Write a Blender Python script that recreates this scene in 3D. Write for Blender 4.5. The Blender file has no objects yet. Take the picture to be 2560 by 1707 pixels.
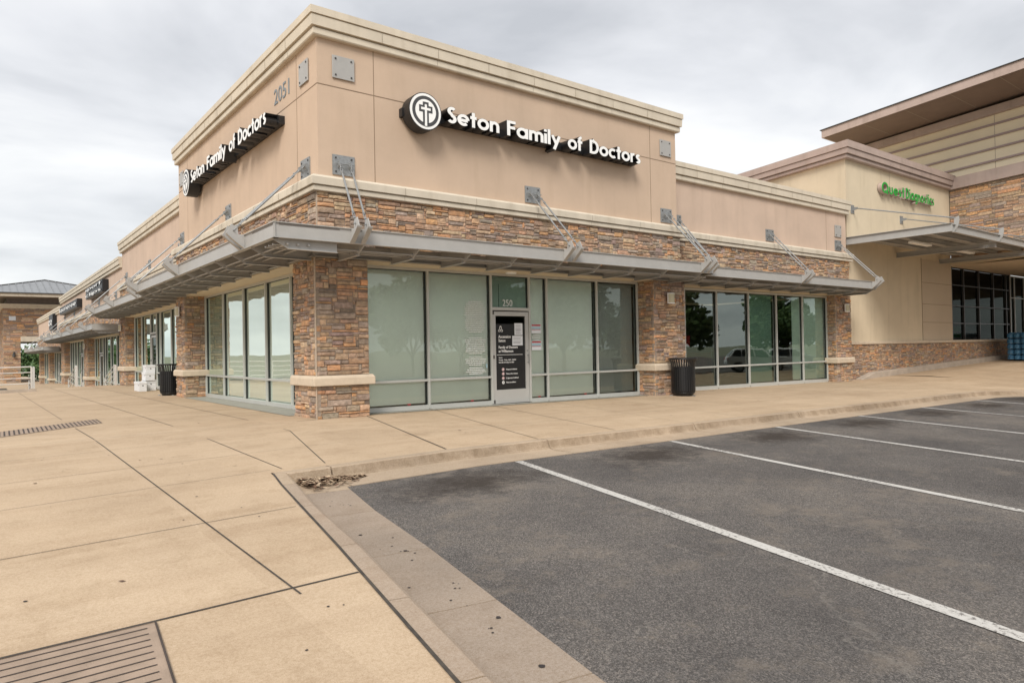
import bpy, bmesh, math, random
from mathutils import Vector, Matrix
random.seed(11)
PI = math.pi
scene = bpy.context.scene
COL = scene.collection

# ------------------------------------------------------------------ camera
CAM = Vector((-4.98867, -12.30784, 1.21653))
yaw, pitch, roll = math.radians(52.2574), math.radians(0.6193), math.radians(1.0715)
cd = bpy.data.cameras.new('camera')
cam = bpy.data.objects.new('camera', cd)
COL.objects.link(cam)
fw = Vector((math.cos(yaw) * math.cos(pitch), math.sin(yaw) * math.cos(pitch), math.sin(pitch)))
rt = Vector((math.sin(yaw), -math.cos(yaw), 0))
dn = fw.cross(rt)
r2 = math.cos(roll) * rt + math.sin(roll) * dn
u2 = -(-math.sin(roll) * rt + math.cos(roll) * dn)
m3 = Matrix((r2, u2, -fw)).transposed()
cam.matrix_world = Matrix.Translation(CAM) @ m3.to_4x4()
cd.sensor_width = 36
cd.lens = 36 * 1747.57 / 2560
cd.clip_start = 0.05
cd.clip_end = 3000
scene.camera = cam

# ------------------------------------------------------------------ world, sun, exposure
SUN_EL, SUN_AZ = math.radians(43), math.radians(228)   # azimuth measured clockwise from +Y
scene.view_settings.view_transform = 'Standard'
scene.view_settings.look = 'None'
scene.view_settings.exposure = 1.0
scene.view_settings.gamma = 1
w = bpy.data.worlds.new('World')
scene.world = w
w.use_nodes = True
nt = w.node_tree
nt.nodes.clear()
def wn(t, **k):
    n = nt.nodes.new(t)
    for a, b in k.items():
        setattr(n, a, b)
    return n
wl = nt.links.new
tc = wn('ShaderNodeTexCoord')
sky = wn('ShaderNodeTexSky', sky_type='NISHITA', sun_disc=False, sun_elevation=SUN_EL, sun_rotation=SUN_AZ)
sep = wn('ShaderNodeSeparateXYZ'); wl(tc.outputs['Generated'], sep.inputs[0])
zc = wn('ShaderNodeMath', operation='MAXIMUM'); wl(sep.outputs[2], zc.inputs[0]); zc.inputs[1].default_value = 0.0
za = wn('ShaderNodeMath', operation='ADD'); wl(zc.outputs[0], za.inputs[0]); za.inputs[1].default_value = 0.16
dx = wn('ShaderNodeMath', operation='DIVIDE'); wl(sep.outputs[0], dx.inputs[0]); wl(za.outputs[0], dx.inputs[1])
dy = wn('ShaderNodeMath', operation='DIVIDE'); wl(sep.outputs[1], dy.inputs[0]); wl(za.outputs[0], dy.inputs[1])
cmb = wn('ShaderNodeCombineXYZ'); wl(dx.outputs[0], cmb.inputs[0]); wl(dy.outputs[0], cmb.inputs[1])
n1 = wn('ShaderNodeTexNoise'); wl(cmb.outputs[0], n1.inputs['Vector'])
n1.inputs['Scale'].default_value = 1.15; n1.inputs['Detail'].default_value = 6; n1.inputs['Roughness'].default_value = 0.5; n1.inputs['Distortion'].default_value = 0.35
cr = wn('ShaderNodeValToRGB'); wl(n1.outputs['Fac'], cr.inputs[0])
S = 6.0
e = cr.color_ramp.elements
e[0].position = 0.32; e[0].color = (0.50, 0.515, 0.545, 1)
e[1].position = 0.61; e[1].color = (0.90, 0.90, 0.90, 1)
em = cr.color_ramp.elements.new(0.48); em.color = (0.72, 0.73, 0.755, 1)
# paler, slightly green-white band low in the sky
hz = wn('ShaderNodeMapRange'); wl(zc.outputs[0], hz.inputs[0])
hz.inputs[1].default_value = 0.02; hz.inputs[2].default_value = 0.38; hz.inputs[3].default_value = 0.45; hz.inputs[4].default_value = 0.0
mh = wn('ShaderNodeMixRGB'); wl(hz.outputs[0], mh.inputs[0]); wl(cr.outputs[0], mh.inputs[1]); mh.inputs[2].default_value = (0.72, 0.745, 0.74, 1)
sc10 = wn('ShaderNodeVectorMath', operation='SCALE'); wl(mh.outputs[0], sc10.inputs[0]); sc10.inputs['Scale'].default_value = S
mx = wn('ShaderNodeMixRGB'); mx.inputs[0].default_value = 0.95; wl(sky.outputs[0], mx.inputs[1]); wl(sc10.outputs[0], mx.inputs[2])
bg = wn('ShaderNodeBackground'); wl(mx.outputs[0], bg.inputs[0]); bg.inputs[1].default_value = 0.1
wo = wn('ShaderNodeOutputWorld'); wl(bg.outputs[0], wo.inputs[0])

sd = bpy.data.lights.new('sun', 'SUN'); so = bpy.data.objects.new('sun', sd); COL.objects.link(so)
sd.energy = 1.5; sd.angle = math.radians(24); sd.color = (1.0, 0.95, 0.88)
sdir = Vector((math.sin(SUN_AZ) * math.cos(SUN_EL), math.cos(SUN_AZ) * math.cos(SUN_EL), math.sin(SUN_EL)))
so.rotation_euler = sdir.to_track_quat('Z', 'Y').to_euler()
so.location = (-20, -30, 40)

# ------------------------------------------------------------------ materials
def new_mat(name):
    m = bpy.data.materials.new(name); m.use_nodes = True
    n = m.node_tree.nodes; b = n['Principled BSDF']
    return m, n, m.node_tree.links.new, b

def mat(name, c, rough=0.6, metal=0.0, var=0.12, vscale=3.0, bump=0.0, bscale=60.0, c2=None, spec=0.5, streak=0.0, detail=6):
    """base colour varied by a large and a small noise, optional bump and vertical grime streaks"""
    m, n, l, b = new_mat(name)
    b.inputs['Roughness'].default_value = rough; b.inputs['Metallic'].default_value = metal
    b.inputs['Specular IOR Level'].default_value = spec
    tc = n.new('ShaderNodeTexCoord')
    nz = n.new('ShaderNodeTexNoise'); nz.inputs['Scale'].default_value = vscale; nz.inputs['Detail'].default_value = detail; nz.inputs['Roughness'].default_value = .6
    l(tc.outputs['Object'], nz.inputs['Vector'])
    r = n.new('ShaderNodeValToRGB'); l(nz.outputs['Fac'], r.inputs[0])
    c2 = c2 or tuple(x * (1 - 2 * var) for x in c)
    r.color_ramp.elements[0].position = .3; r.color_ramp.elements[0].color = (*c2, 1)
    r.color_ramp.elements[1].position = .7; r.color_ramp.elements[1].color = (*c, 1)
    out = r.outputs[0]
    if streak:
        mp = n.new('ShaderNodeMapping'); mp.inputs['Scale'].default_value = (1.6, 1.6, .22); l(tc.outputs['Object'], mp.inputs[0])
        ns = n.new('ShaderNodeTexNoise'); ns.inputs['Scale'].default_value = 2.2; ns.inputs['Detail'].default_value = 4; l(mp.outputs[0], ns.inputs['Vector'])
        rs = n.new('ShaderNodeMapRange'); l(ns.outputs['Fac'], rs.inputs[0])
        rs.inputs[1].default_value = .52; rs.inputs[2].default_value = .75; rs.inputs[3].default_value = 0; rs.inputs[4].default_value = streak
        mm = n.new('ShaderNodeMixRGB'); mm.blend_type = 'MULTIPLY'; l(rs.outputs[0], mm.inputs[0]); l(out, mm.inputs[1]); mm.inputs[2].default_value = (.55, .52, .46, 1)
        out = mm.outputs[0]
    l(out, b.inputs['Base Color'])
    if bump:
        nb = n.new('ShaderNodeTexNoise'); nb.inputs['Scale'].default_value = bscale; nb.inputs['Detail'].default_value = 3
        l(tc.outputs['Object'], nb.inputs['Vector'])
        bp = n.new('ShaderNodeBump'); bp.inputs['Strength'].default_value = bump; bp.inputs['Distance'].default_value = .01
        l(nb.outputs['Fac'], bp.inputs['Height']); l(bp.outputs[0], b.inputs['Normal'])
    return m

M = {}
M['stucco'] = mat('stucco_tan', (.61, .462, .345), .9, var=.06, vscale=.9, bump=.25, bscale=90, streak=.14, spec=.2)
M['stucco_lo'] = mat('stucco_pink', (.635, .485, .38), .9, var=.07, vscale=.9, bump=.25, bscale=90, streak=.16, spec=.2)
M['joint'] = mat('joint_shadow', (.27, .19, .13), .9, var=.05)
M['trim'] = mat('trim_cream', (.70, .62, .50), .85, var=.07, vscale=1.6, bump=.15, bscale=70, streak=.35, spec=.2)
M['trimjoint'] = mat('trim_joint', (.36, .31, .24), .9, var=.05)
M['soffit'] = mat('soffit_beige', (.68, .58, .43), .85, var=.04, spec=.2)
M['cap'] = mat('cast_stone', (.66, .55, .42), .85, var=.08, vscale=6, bump=.3, bscale=80, spec=.2)
M['quest'] = mat('stucco_yellow', (.70, .59, .43), .9, var=.07, vscale=.7, bump=.2, bscale=80, streak=.22, spec=.2)
M['questp'] = mat('stucco_panel', (.58, .48, .36), .9, var=.05, vscale=.7, spec=.2)
M['mauve'] = mat('trim_mauve', (.49, .385, .335), .85, var=.08, vscale=1.2, streak=.3, spec=.2)
M['siding2'] = mat('ribbed_siding', (.80, .70, .52), .9, var=.05, vscale=.7, spec=.2)
M['rib'] = mat('rib_purple', (.36, .275, .26), .8, var=.05)
M['under'] = mat('soffit_brown', (.22, .155, .12), .85, var=.08, vscale=1)
M['steel'] = mat('painted_steel', (.42, .41, .39), .45, var=.05, vscale=4, bump=.05, bscale=30, spec=.4)
M['steeld'] = mat('deck_brown', (.17, .15, .135), .6, var=.08)
M['galv'] = mat('galvanised', (.36, .37, .37), .5, metal=.4, var=.15, vscale=25)
M['bolt'] = mat('dark_bolt', (.09, .085, .08), .5, metal=.5, var=.1)
M['alu'] = mat('aluminium_frame', (.56, .565, .53), .38, metal=.15, var=.04, vscale=2)
M['frame_in'] = mat('gasket_black', (.03, .035, .033), .5, var=.05)
M['doorskin'] = mat('door_metal', (.56, .555, .53), .35, metal=.25, var=.03)
M['bronze'] = mat('bronze_frame', (.035, .028, .025), .4, metal=.3, var=.08)
M['shade'] = mat('shade_cloth', (.91, .95, .88), .9, var=.03, vscale=1.5, spec=.1)
M['shade2'] = mat('shade_green', (.40, .52, .44), .9, var=.04, vscale=1.5, spec=.1)
M['blind'] = mat('blind_slat', (.62, .68, .64), .6, var=.03)
M['dark'] = mat('interior_dark', (.24, .24, .22), .9, var=.2, vscale=.8)
M['floor_in'] = mat('interior_floor', (.24, .21, .18), .5, var=.2)
M['black'] = mat('black_paint', (.012, .012, .013), .38, var=.1, bump=.05, bscale=40)
M['sign_black'] = mat('sign_black', (.014, .014, .015), .42, var=.1)
M['white'] = mat('sign_white', (.93, .93, .91), .4, var=.015)
M['signgrey'] = mat('sign_grey', (.06, .06, .062), .5, var=.03)
M['green'] = mat('sign_green', (.012, .40, .05), .35, var=.06)
M['num'] = mat('number_grey', (.22, .24, .25), .5, var=.05)
M['paper'] = mat('paper', (.78, .81, .84), .8, var=.02)
M['red'] = mat('red_ink', (.45, .03, .035), .6, var=.04)
M['blueprint'] = mat('pale_blue', (.42, .60, .68), .7, var=.04)
M['ink'] = mat('grey_ink', (.2, .2, .22), .8, var=.04)
M['lampglass'] = mat('lamp_glass', (.62, .57, .40), .35, var=.03)
M['railw'] = mat('rail_paint', (.66, .64, .60), .45, var=.08, vscale=5)
M['roofm'] = mat('metal_roof', (.29, .30, .31), .45, metal=.3, var=.1, vscale=1)
M['siding'] = mat('dark_siding', (.27, .225, .20), .8, var=.12)
M['bark'] = mat('bark', (.10, .075, .055), .95, var=.25, vscale=8, bump=.6, bscale=30)
M['box'] = mat('carton_white', (.74, .74, .74), .6, var=.03)
M['wood'] = mat('red_wood', (.16, .05, .035), .55, var=.2, vscale=4)
M['carw'] = mat('car_paint_white', (.72, .73, .74), .22, var=.02)
M['tyre'] = mat('rubber', (.02, .02, .02), .85, var=.1)
M['carglass'] = mat('car_glass', (.02, .025, .03), .08, var=.05)
M['tail'] = mat('tail_lamp_red', (.5, .02, .015), .25, var=.03)
M['mulch'] = mat('mulch', (.07, .055, .035), .95, var=.3, vscale=10)
M['sealant'] = mat('joint_sealant', (.085, .07, .055), .9, var=.3, vscale=10)
M['gum'] = mat('gum_spot', (.045, .035, .032), .85, var=.2, vscale=20)
M['grooved'] = mat('grooved_cover', (.39, .29, .215), .8, var=.14, vscale=6, bump=.3, bscale=120)
M['groove'] = mat('groove_dark', (.075, .055, .045), .9, var=.2)
M['apron'] = mat('grey_apron', (.36, .35, .30), .85, var=.12, vscale=3, bump=.2, bscale=100)
M['plinth'] = mat('pale_concrete', (.50, .42, .34), .85, var=.12, vscale=3, bump=.2, bscale=100)

def leaf_mat(name, a, b_):
    m, n, l, b = new_mat(name)
    oi = n.new('ShaderNodeNewGeometry')
    r = n.new('ShaderNodeValToRGB'); l(oi.outputs['Random Per Island'], r.inputs[0])
    r.color_ramp.elements[0].color = (*a, 1); r.color_ramp.elements[1].color = (*b_, 1)
    l(r.outputs[0], b.inputs['Base Color']); b.inputs['Roughness'].default_value = .55
    return m
M['leaf'] = leaf_mat('foliage', (.028, .07, .018), (.10, .17, .04))
M['litterdark'] = leaf_mat('dark_leaf_bits', (.05, .025, .015), (.22, .13, .08))
M['litter'] = leaf_mat('leaf_litter', (.10, .04, .02), (.55, .42, .28))

def glass_mat(name, tint, refl, k=1.0):
    m, n, l, b = new_mat(name)
    n.remove(b)
    tr = n.new('ShaderNodeBsdfTransparent'); tr.inputs[0].default_value = (*tint, 1)
    gl = n.new('ShaderNodeBsdfGlossy'); gl.inputs['Roughness'].default_value = .012; gl.inputs[0].default_value = (.80, .90, .84, 1)
    # very slight waviness of the float glass
    tc = n.new('ShaderNodeTexCoord'); nz = n.new('ShaderNodeTexNoise'); nz.inputs['Scale'].default_value = 1.1; nz.inputs['Detail'].default_value = 1
    l(tc.outputs['Object'], nz.inputs['Vector'])
    bp = n.new('ShaderNodeBump'); bp.inputs['Strength'].default_value = .12; bp.inputs['Distance'].default_value = .02
    l(nz.outputs['Fac'], bp.inputs['Height']); l(bp.outputs[0], gl.inputs['Normal'])
    fr = n.new('ShaderNodeFresnel'); fr.inputs['IOR'].default_value = 1.52
    mr = n.new('ShaderNodeMath'); mr.operation = 'MULTIPLY_ADD'; l(fr.outputs[0], mr.inputs[0]); mr.inputs[1].default_value = 1.15 * k; mr.inputs[2].default_value = refl; mr.use_clamp = True
    mx = n.new('ShaderNodeMixShader'); l(mr.outputs[0], mx.inputs[0]); l(tr.outputs[0], mx.inputs[1]); l(gl.outputs[0], mx.inputs[2])
    l(mx.outputs[0], n['Material Output'].inputs[0])
    return m
M['glass'] = glass_mat('window_glass', (.985, 1.0, .975), .055, .85)
M['glassl'] = glass_mat('side_glass', (.985, 1.0, .975), .03, .6)
M['glass2'] = glass_mat('street_glass', (.78, .88, .82), .13)
M['glassd'] = glass_mat('dark_glass', (.30, .29, .28), .0, .22)

# stone: each stone carries its own colour in the attribute
def stone_material():
    m, n, l, b = new_mat('ledge_stone')
    at = n.new('ShaderNodeAttribute'); at.attribute_name = 'Col'
    tc = n.new('ShaderNodeTexCoord')
    nz = n.new('ShaderNodeTexNoise'); nz.inputs['Scale'].default_value = 14; nz.inputs['Detail'].default_value = 6; l(tc.outputs['Object'], nz.inputs['Vector'])
    mr = n.new('ShaderNodeMapRange'); l(nz.outputs['Fac'], mr.inputs[0]); mr.inputs[1].default_value = .25; mr.inputs[2].default_value = .75; mr.inputs[3].default_value = .62; mr.inputs[4].default_value = 1.3
    ml = n.new('ShaderNodeVectorMath'); ml.operation = 'SCALE'; l(at.outputs['Color'], ml.inputs[0]); l(mr.outputs[0], ml.inputs['Scale'])
    n2 = n.new('ShaderNodeTexNoise'); n2.inputs['Scale'].default_value = 6; l(tc.outputs['Object'], n2.inputs['Vector'])
    mr2 = n.new('ShaderNodeMapRange'); l(n2.outputs['Fac'], mr2.inputs[0]); mr2.inputs[1].default_value = .5; mr2.inputs[2].default_value = .7; mr2.inputs[3].default_value = 0; mr2.inputs[4].default_value = .45
    mm = n.new('ShaderNodeMixRGB'); l(mr2.outputs[0], mm.inputs[0]); l(ml.outputs[0], mm.inputs[1]); mm.inputs[2].default_value = (.25, .20, .165, 1)
    l(mm.outputs[0], b.inputs['Base Color']); b.inputs['Roughness'].default_value = .88; b.inputs['Specular IOR Level'].default_value = .25
    mp = n.new('ShaderNodeMapping'); mp.inputs['Scale'].default_value = (1, 1, 2.2); l(tc.outputs['Object'], mp.inputs[0])
    nb = n.new('ShaderNodeTexNoise'); nb.inputs['Scale'].default_value = 26; nb.inputs['Detail'].default_value = 5; l(mp.outputs[0], nb.inputs['Vector'])
    bp = n.new('ShaderNodeBump'); bp.inputs['Strength'].default_value = .8; bp.inputs['Distance'].default_value = .02
    l(nb.outputs['Fac'], bp.inputs['Height']); l(bp.outputs[0], b.inputs['Normal'])
    return m
M['stone'] = stone_material()
M['mortar'] = mat('mortar', (.36, .29, .23), .95, var=.15, vscale=20)
M['mortarp'] = mat('mortar_pale', (.58, .47, .36), .95, var=.15, vscale=20)

def concrete_material(name, a, b_, grain):
    m, n, l, b = new_mat(name)
    tc = n.new('ShaderNodeTexCoord'); O = tc.outputs['Object']
    def noise(s, d=5, r=.6, vec=O):
        z = n.new('ShaderNodeTexNoise'); z.inputs['Scale'].default_value = s; z.inputs['Detail'].default_value = d; z.inputs['Roughness'].default_value = r; l(vec, z.inputs['Vector']); return z.outputs['Fac']
    def ramp(f, p0, c0, p1, c1):
        r = n.new('ShaderNodeValToRGB'); l(f, r.inputs[0]); e = r.color_ramp.elements
        e[0].position = p0; e[0].color = (*c0, 1); e[1].position = p1; e[1].color = (*c1, 1); return r.outputs[0]
    def mixc(f, x, y, mode='MULTIPLY'):
        k = n.new('ShaderNodeMixRGB'); k.blend_type = mode
        if isinstance(f, float): k.inputs[0].default_value = f
        else: l(f, k.inputs[0])
        l(x, k.inputs[1]); l(y, k.inputs[2]); return k.outputs[0]
    base = ramp(noise(.55, 5), .32, b_, .68, a)
    sp = ramp(noise(170, 2, .5), .30, (.72, .66, .58), .55, (1, 1, 1))
    sp2 = ramp(noise(55, 3, .6), .33, (.80, .76, .70), .6, (1.0, 1.0, 1.0))
    st = ramp(noise(2.3, 7, .75), .28, (.80, .77, .73), .5, (1, 1, 1))
    c = mixc(grain, base, sp); c = mixc(grain, c, sp2); c = mixc(.8, c, st)
    if name == 'sidewalk_concrete':   # every slab was poured on its own and differs a little in tone
        sx = n.new('ShaderNodeSeparateXYZ'); l(O, sx.inputs[0]); cx = n.new('ShaderNodeCombineXYZ')
        for i, (o_, sc_) in enumerate(((.85, 1.36), (.1, 1.58))):
            a_ = n.new('ShaderNodeMath'); a_.operation = 'ADD'; l(sx.outputs[i], a_.inputs[0]); a_.inputs[1].default_value = o_ + 40 * sc_
            d_ = n.new('ShaderNodeMath'); d_.operation = 'DIVIDE'; l(a_.outputs[0], d_.inputs[0]); d_.inputs[1].default_value = sc_
            f_ = n.new('ShaderNodeMath'); f_.operation = 'FLOOR'; l(d_.outputs[0], f_.inputs[0]); l(f_.outputs[0], cx.inputs[i])
        wn_ = n.new('ShaderNodeTexWhiteNoise'); l(cx.outputs[0], wn_.inputs[0])
        c = mixc(.5, c, ramp(wn_.outputs['Value'], 0, (.86, .84, .82), 1, (1, 1, 1)))
    # long faint traffic and drainage streaks
    mp = n.new('ShaderNodeMapping'); mp.inputs['Scale'].default_value = (.25, 1.6, 1); l(O, mp.inputs[0])
    c = mixc(.55, c, ramp(noise(1.3, 6, .7, mp.outputs[0]), .3, (.82, .78, .74), .55, (1, 1, 1)))
    l(c, b.inputs['Base Color']); b.inputs['Roughness'].default_value = .86; b.inputs['Specular IOR Level'].default_value = .25
    bp = n.new('ShaderNodeBump'); bp.inputs['Strength'].default_value = .35; bp.inputs['Distance'].default_value = .006
    l(noise(150, 3), bp.inputs['Height']); l(bp.outputs[0], b.inputs['Normal'])
    return m
M['walk'] = concrete_material('sidewalk_concrete', (.61, .475, .335), (.52, .40, .28), .65)
M['kerb'] = concrete_material('kerb_concrete', (.53, .42, .31), (.40, .32, .24), .7)
def dirty(src, name):
    m = M[src].copy(); m.name = name; n = m.node_tree.nodes; l = m.node_tree.links.new; b = n['Principled BSDF']
    o = b.inputs['Base Color'].links[0].from_socket
    tc = n.new('ShaderNodeTexCoord'); mp = n.new('ShaderNodeMapping'); mp.inputs['Scale'].default_value = (1, 1, .5); l(tc.outputs['Object'], mp.inputs[0])
    z = n.new('ShaderNodeTexNoise'); z.inputs['Scale'].default_value = 2.4; z.inputs['Detail'].default_value = 8; z.inputs['Roughness'].default_value = .8; l(mp.outputs[0], z.inputs['Vector'])
    r = n.new('ShaderNodeMapRange'); l(z.outputs['Fac'], r.inputs[0]); r.inputs[1].default_value = .38; r.inputs[2].default_value = .62; r.inputs[3].default_value = .05; r.inputs[4].default_value = .8
    k = n.new('ShaderNodeMixRGB'); k.blend_type = 'MULTIPLY'; l(r.outputs[0], k.inputs[0]); l(o, k.inputs[1]); k.inputs[2].default_value = (.50, .46, .40, 1); l(k.outputs[0], b.inputs['Base Color'])
    return m
M['kerbdirt'] = dirty('kerb', 'kerb_face_stained')
M['gutterdirt'] = concrete_material('gutter_grey', (.41, .335, .27), (.30, .25, .205), .8)
M['kerbg'] = concrete_material('kerb_concrete_grey', (.47, .375, .29), (.38, .305, .24), .7)

def asphalt_material():
    m, n, l, b = new_mat('asphalt')
    tc = n.new('ShaderNodeTexCoord'); O = tc.outputs['Object']
    def noise(s, d=5, r=.6, vec=O):
        z = n.new('ShaderNodeTexNoise'); z.inputs['Scale'].default_value = s; z.inputs['Detail'].default_value = d; z.inputs['Roughness'].default_value = r; l(vec, z.inputs['Vector']); return z.outputs['Fac']
    def ramp(f, *st):
        r = n.new('ShaderNodeValToRGB'); l(f, r.inputs[0]); e = r.color_ramp.elements
        while len(e) < len(st): e.new(.5)
        for k, (p, c) in enumerate(st): e[k].position = p; e[k].color = (*c, 1)
        return r.outputs[0]
    def mixc(f, x, y, mode='MIX'):
        k = n.new('ShaderNodeMixRGB'); k.blend_type = mode
        if isinstance(f, float): k.inputs[0].default_value = f
        else: l(f, k.inputs[0])
        if isinstance(x, tuple): k.inputs[1].default_value = (*x, 1)
        else: l(x, k.inputs[1])
        if isinstance(y, tuple): k.inputs[2].default_value = (*y, 1)
        else: l(y, k.inputs[2])
        return k.outputs[0]
    base = ramp(noise(.5, 6, .65), (.3, (.088, .080, .076)), (.5, (.13, .119, .111)), (.72, (.195, .173, .152)))
    vo = n.new('ShaderNodeTexVoronoi'); vo.inputs['Scale'].default_value = 120; l(O, vo.inputs['Vector'])
    agg = ramp(vo.outputs['Color'], (.30, (.52, .51, .50)), (.62, (1.0, 1.0, 1.0)), (.9, (2.0, 1.92, 1.82)))
    c = mixc(.85, base, agg, 'MULTIPLY')
    spk = ramp(noise(185, 2, .5), (.56, (0, 0, 0)), (.66, (1, 1, 1)))
    sm = n.new('ShaderNodeMath'); sm.operation = 'MULTIPLY'; l(spk, sm.inputs[0]); sm.inputs[1].default_value = .38
    c = mixc(sm.outputs[0], c, (.42, .39, .36))
    # worn pale dust in patches
    du = n.new('ShaderNodeMath'); du.operation = 'MULTIPLY'; l(ramp(noise(1.3, 10, .82), (.52, (0, 0, 0)), (.66, (1, 1, 1))), du.inputs[0]); du.inputs[1].default_value = .7
    c = mixc(du.outputs[0], c, (.245, .205, .165))
    dk = n.new('ShaderNodeMath'); dk.operation = 'MULTIPLY'; l(ramp(noise(.33, 5, .6), (.50, (0, 0, 0)), (.68, (1, 1, 1))), dk.inputs[0]); dk.inputs[1].default_value = .5
    c = mixc(dk.outputs[0], c, (.062, .058, .058))
    # oil stains where engines stand: one near the head of each bay (bays are 3.06 m wide, slanted)
    sp = n.new('ShaderNodeSeparateXYZ'); l(O, sp.inputs[0])
    def ma(op, a, b_):
        k = n.new('ShaderNodeMath'); k.operation = op
        for i, v in enumerate((a, b_)):
            if isinstance(v, (int, float)): k.inputs[i].default_value = v
            else: l(v, k.inputs[i])
        return k.outputs[0]
    yy = ma('ADD', sp.outputs[1], 5.85)
    xx = ma('SUBTRACT', sp.outputs[0], ma('MULTIPLY', yy, .2))
    xf = ma('SUBTRACT', ma('WRAP' if False else 'MODULO', ma('ADD', xx, 32.78), 3.06), 1.53)
    # +31.55 keeps the modulo positive
    d = ma('SQRT', ma('ADD', ma('MULTIPLY', xf, xf), ma('MULTIPLY', ma('MULTIPLY', yy, 2.9), yy)), 0)
    dn_ = ma('ADD', d, ma('MULTIPLY', ma('SUBTRACT', noise(2.6, 7, .8), .5), 2.6))
    st = n.new('ShaderNodeMapRange'); l(dn_, st.inputs[0]); st.inputs[1].default_value = .25; st.inputs[2].default_value = 1.15; st.inputs[3].default_value = .88; st.inputs[4].default_value = 0
    c = mixc(st.outputs[0], c, (.045, .035, .028))
    # fine pale cracks
    vc = n.new('ShaderNodeTexVoronoi'); vc.feature = 'DISTANCE_TO_EDGE'; vc.inputs['Scale'].default_value = .42
    wv = n.new('ShaderNodeVectorMath'); wv.operation = 'ADD'; l(O, wv.inputs[0])
    nv = n.new('ShaderNodeTexNoise'); nv.inputs['Scale'].default_value = 2.2; nv.inputs['Detail'].default_value = 6; l(O, nv.inputs['Vector'])
    sv = n.new('ShaderNodeVectorMath'); sv.operation = 'SCALE'; sv.inputs['Scale'].default_value = .8; l(nv.outputs['Color'], sv.inputs[0]); l(sv.outputs[0], wv.inputs[1])
    l(wv.outputs[0], vc.inputs['Vector'])
    ck = n.new('ShaderNodeMapRange'); l(vc.outputs['Distance'], ck.inputs[0]); ck.inputs[1].default_value = .0; ck.inputs[2].default_value = .007; ck.inputs[3].default_value = 1; ck.inputs[4].default_value = 0
    ckm = ma('MULTIPLY', ck.outputs[0], ma('GREATER_THAN', noise(.8, 3), .52))
    c = mixc(ma('MULTIPLY', ckm, .26), c, (.33, .30, .26))
    l(c, b.inputs['Base Color']); b.inputs['Roughness'].default_value = .9; b.inputs['Specular IOR Level'].default_value = .25
    bp = n.new('ShaderNodeBump'); bp.inputs['Strength'].default_value = .7; bp.inputs['Distance'].default_value = .012
    l(vo.outputs['Distance'], bp.inputs['Height']); l(bp.outputs[0], b.inputs['Normal'])
    return m
M['asphalt'] = asphalt_material()

def paint_material():
    m, n, l, b = new_mat('line_paint')
    tc = n.new('ShaderNodeTexCoord')
    nz = n.new('ShaderNodeTexNoise'); nz.inputs['Scale'].default_value = 34; nz.inputs['Detail'].default_value = 8; nz.inputs['Roughness'].default_value = .75; l(tc.outputs['Object'], nz.inputs['Vector'])
    nl = n.new('ShaderNodeTexNoise'); nl.inputs['Scale'].default_value = .9; nl.inputs['Detail'].default_value = 3; l(tc.outputs['Object'], nl.inputs['Vector'])
    ad = n.new('ShaderNodeMath'); ad.operation = 'MULTIPLY_ADD'; l(nl.outputs['Fac'], ad.inputs[0]); ad.inputs[1].default_value = .35; l(nz.outputs['Fac'], ad.inputs[2])
    r = n.new('ShaderNodeValToRGB'); l(ad.outputs[0], r.inputs[0]); e = r.color_ramp.elements
    e[0].position = .585; e[0].color = (.14, .125, .115, 1); e[1].position = .63; e[1].color = (.48, .46, .425, 1)
    k = e.new(.8); k.color = (.54, .52, .485, 1)
    l(r.outputs[0], b.inputs['Base Color']); b.inputs['Roughness'].default_value = .8
    return m
M['paint'] = paint_material()

# ------------------------------------------------------------------ mesh helpers
OFF = {}
def tag(o, label=None, cat=None, group=None, kind=None):
    if label: o['label'] = label
    if cat: o['category'] = cat
    if group: o['group'] = group
    if kind: o['kind'] = kind
    return o

def thing(name, label, cat, loc=(0, 0, 0), group=None, rz=0, world=True):
    o = bpy.data.objects.new(name, None); COL.objects.link(o)
    o.location = loc; o.rotation_euler = (0, 0, rz); o.empty_display_size = .3
    OFF[o.name] = Vector(loc) if world else Vector((0, 0, 0))
    return tag(o, label, cat, group)

class Right:           # facade facing -Y; s runs along +X
    def __init__(s, off): s.o = off
    def P(s, a, d, z): return (a, s.o - d, z)
    sgn = 1
class Left:            # facade facing -X; s runs along +Y
    def __init__(s, off): s.o = off
    def P(s, a, d, z): return (s.o - d, a, z)
    sgn = -1

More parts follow.
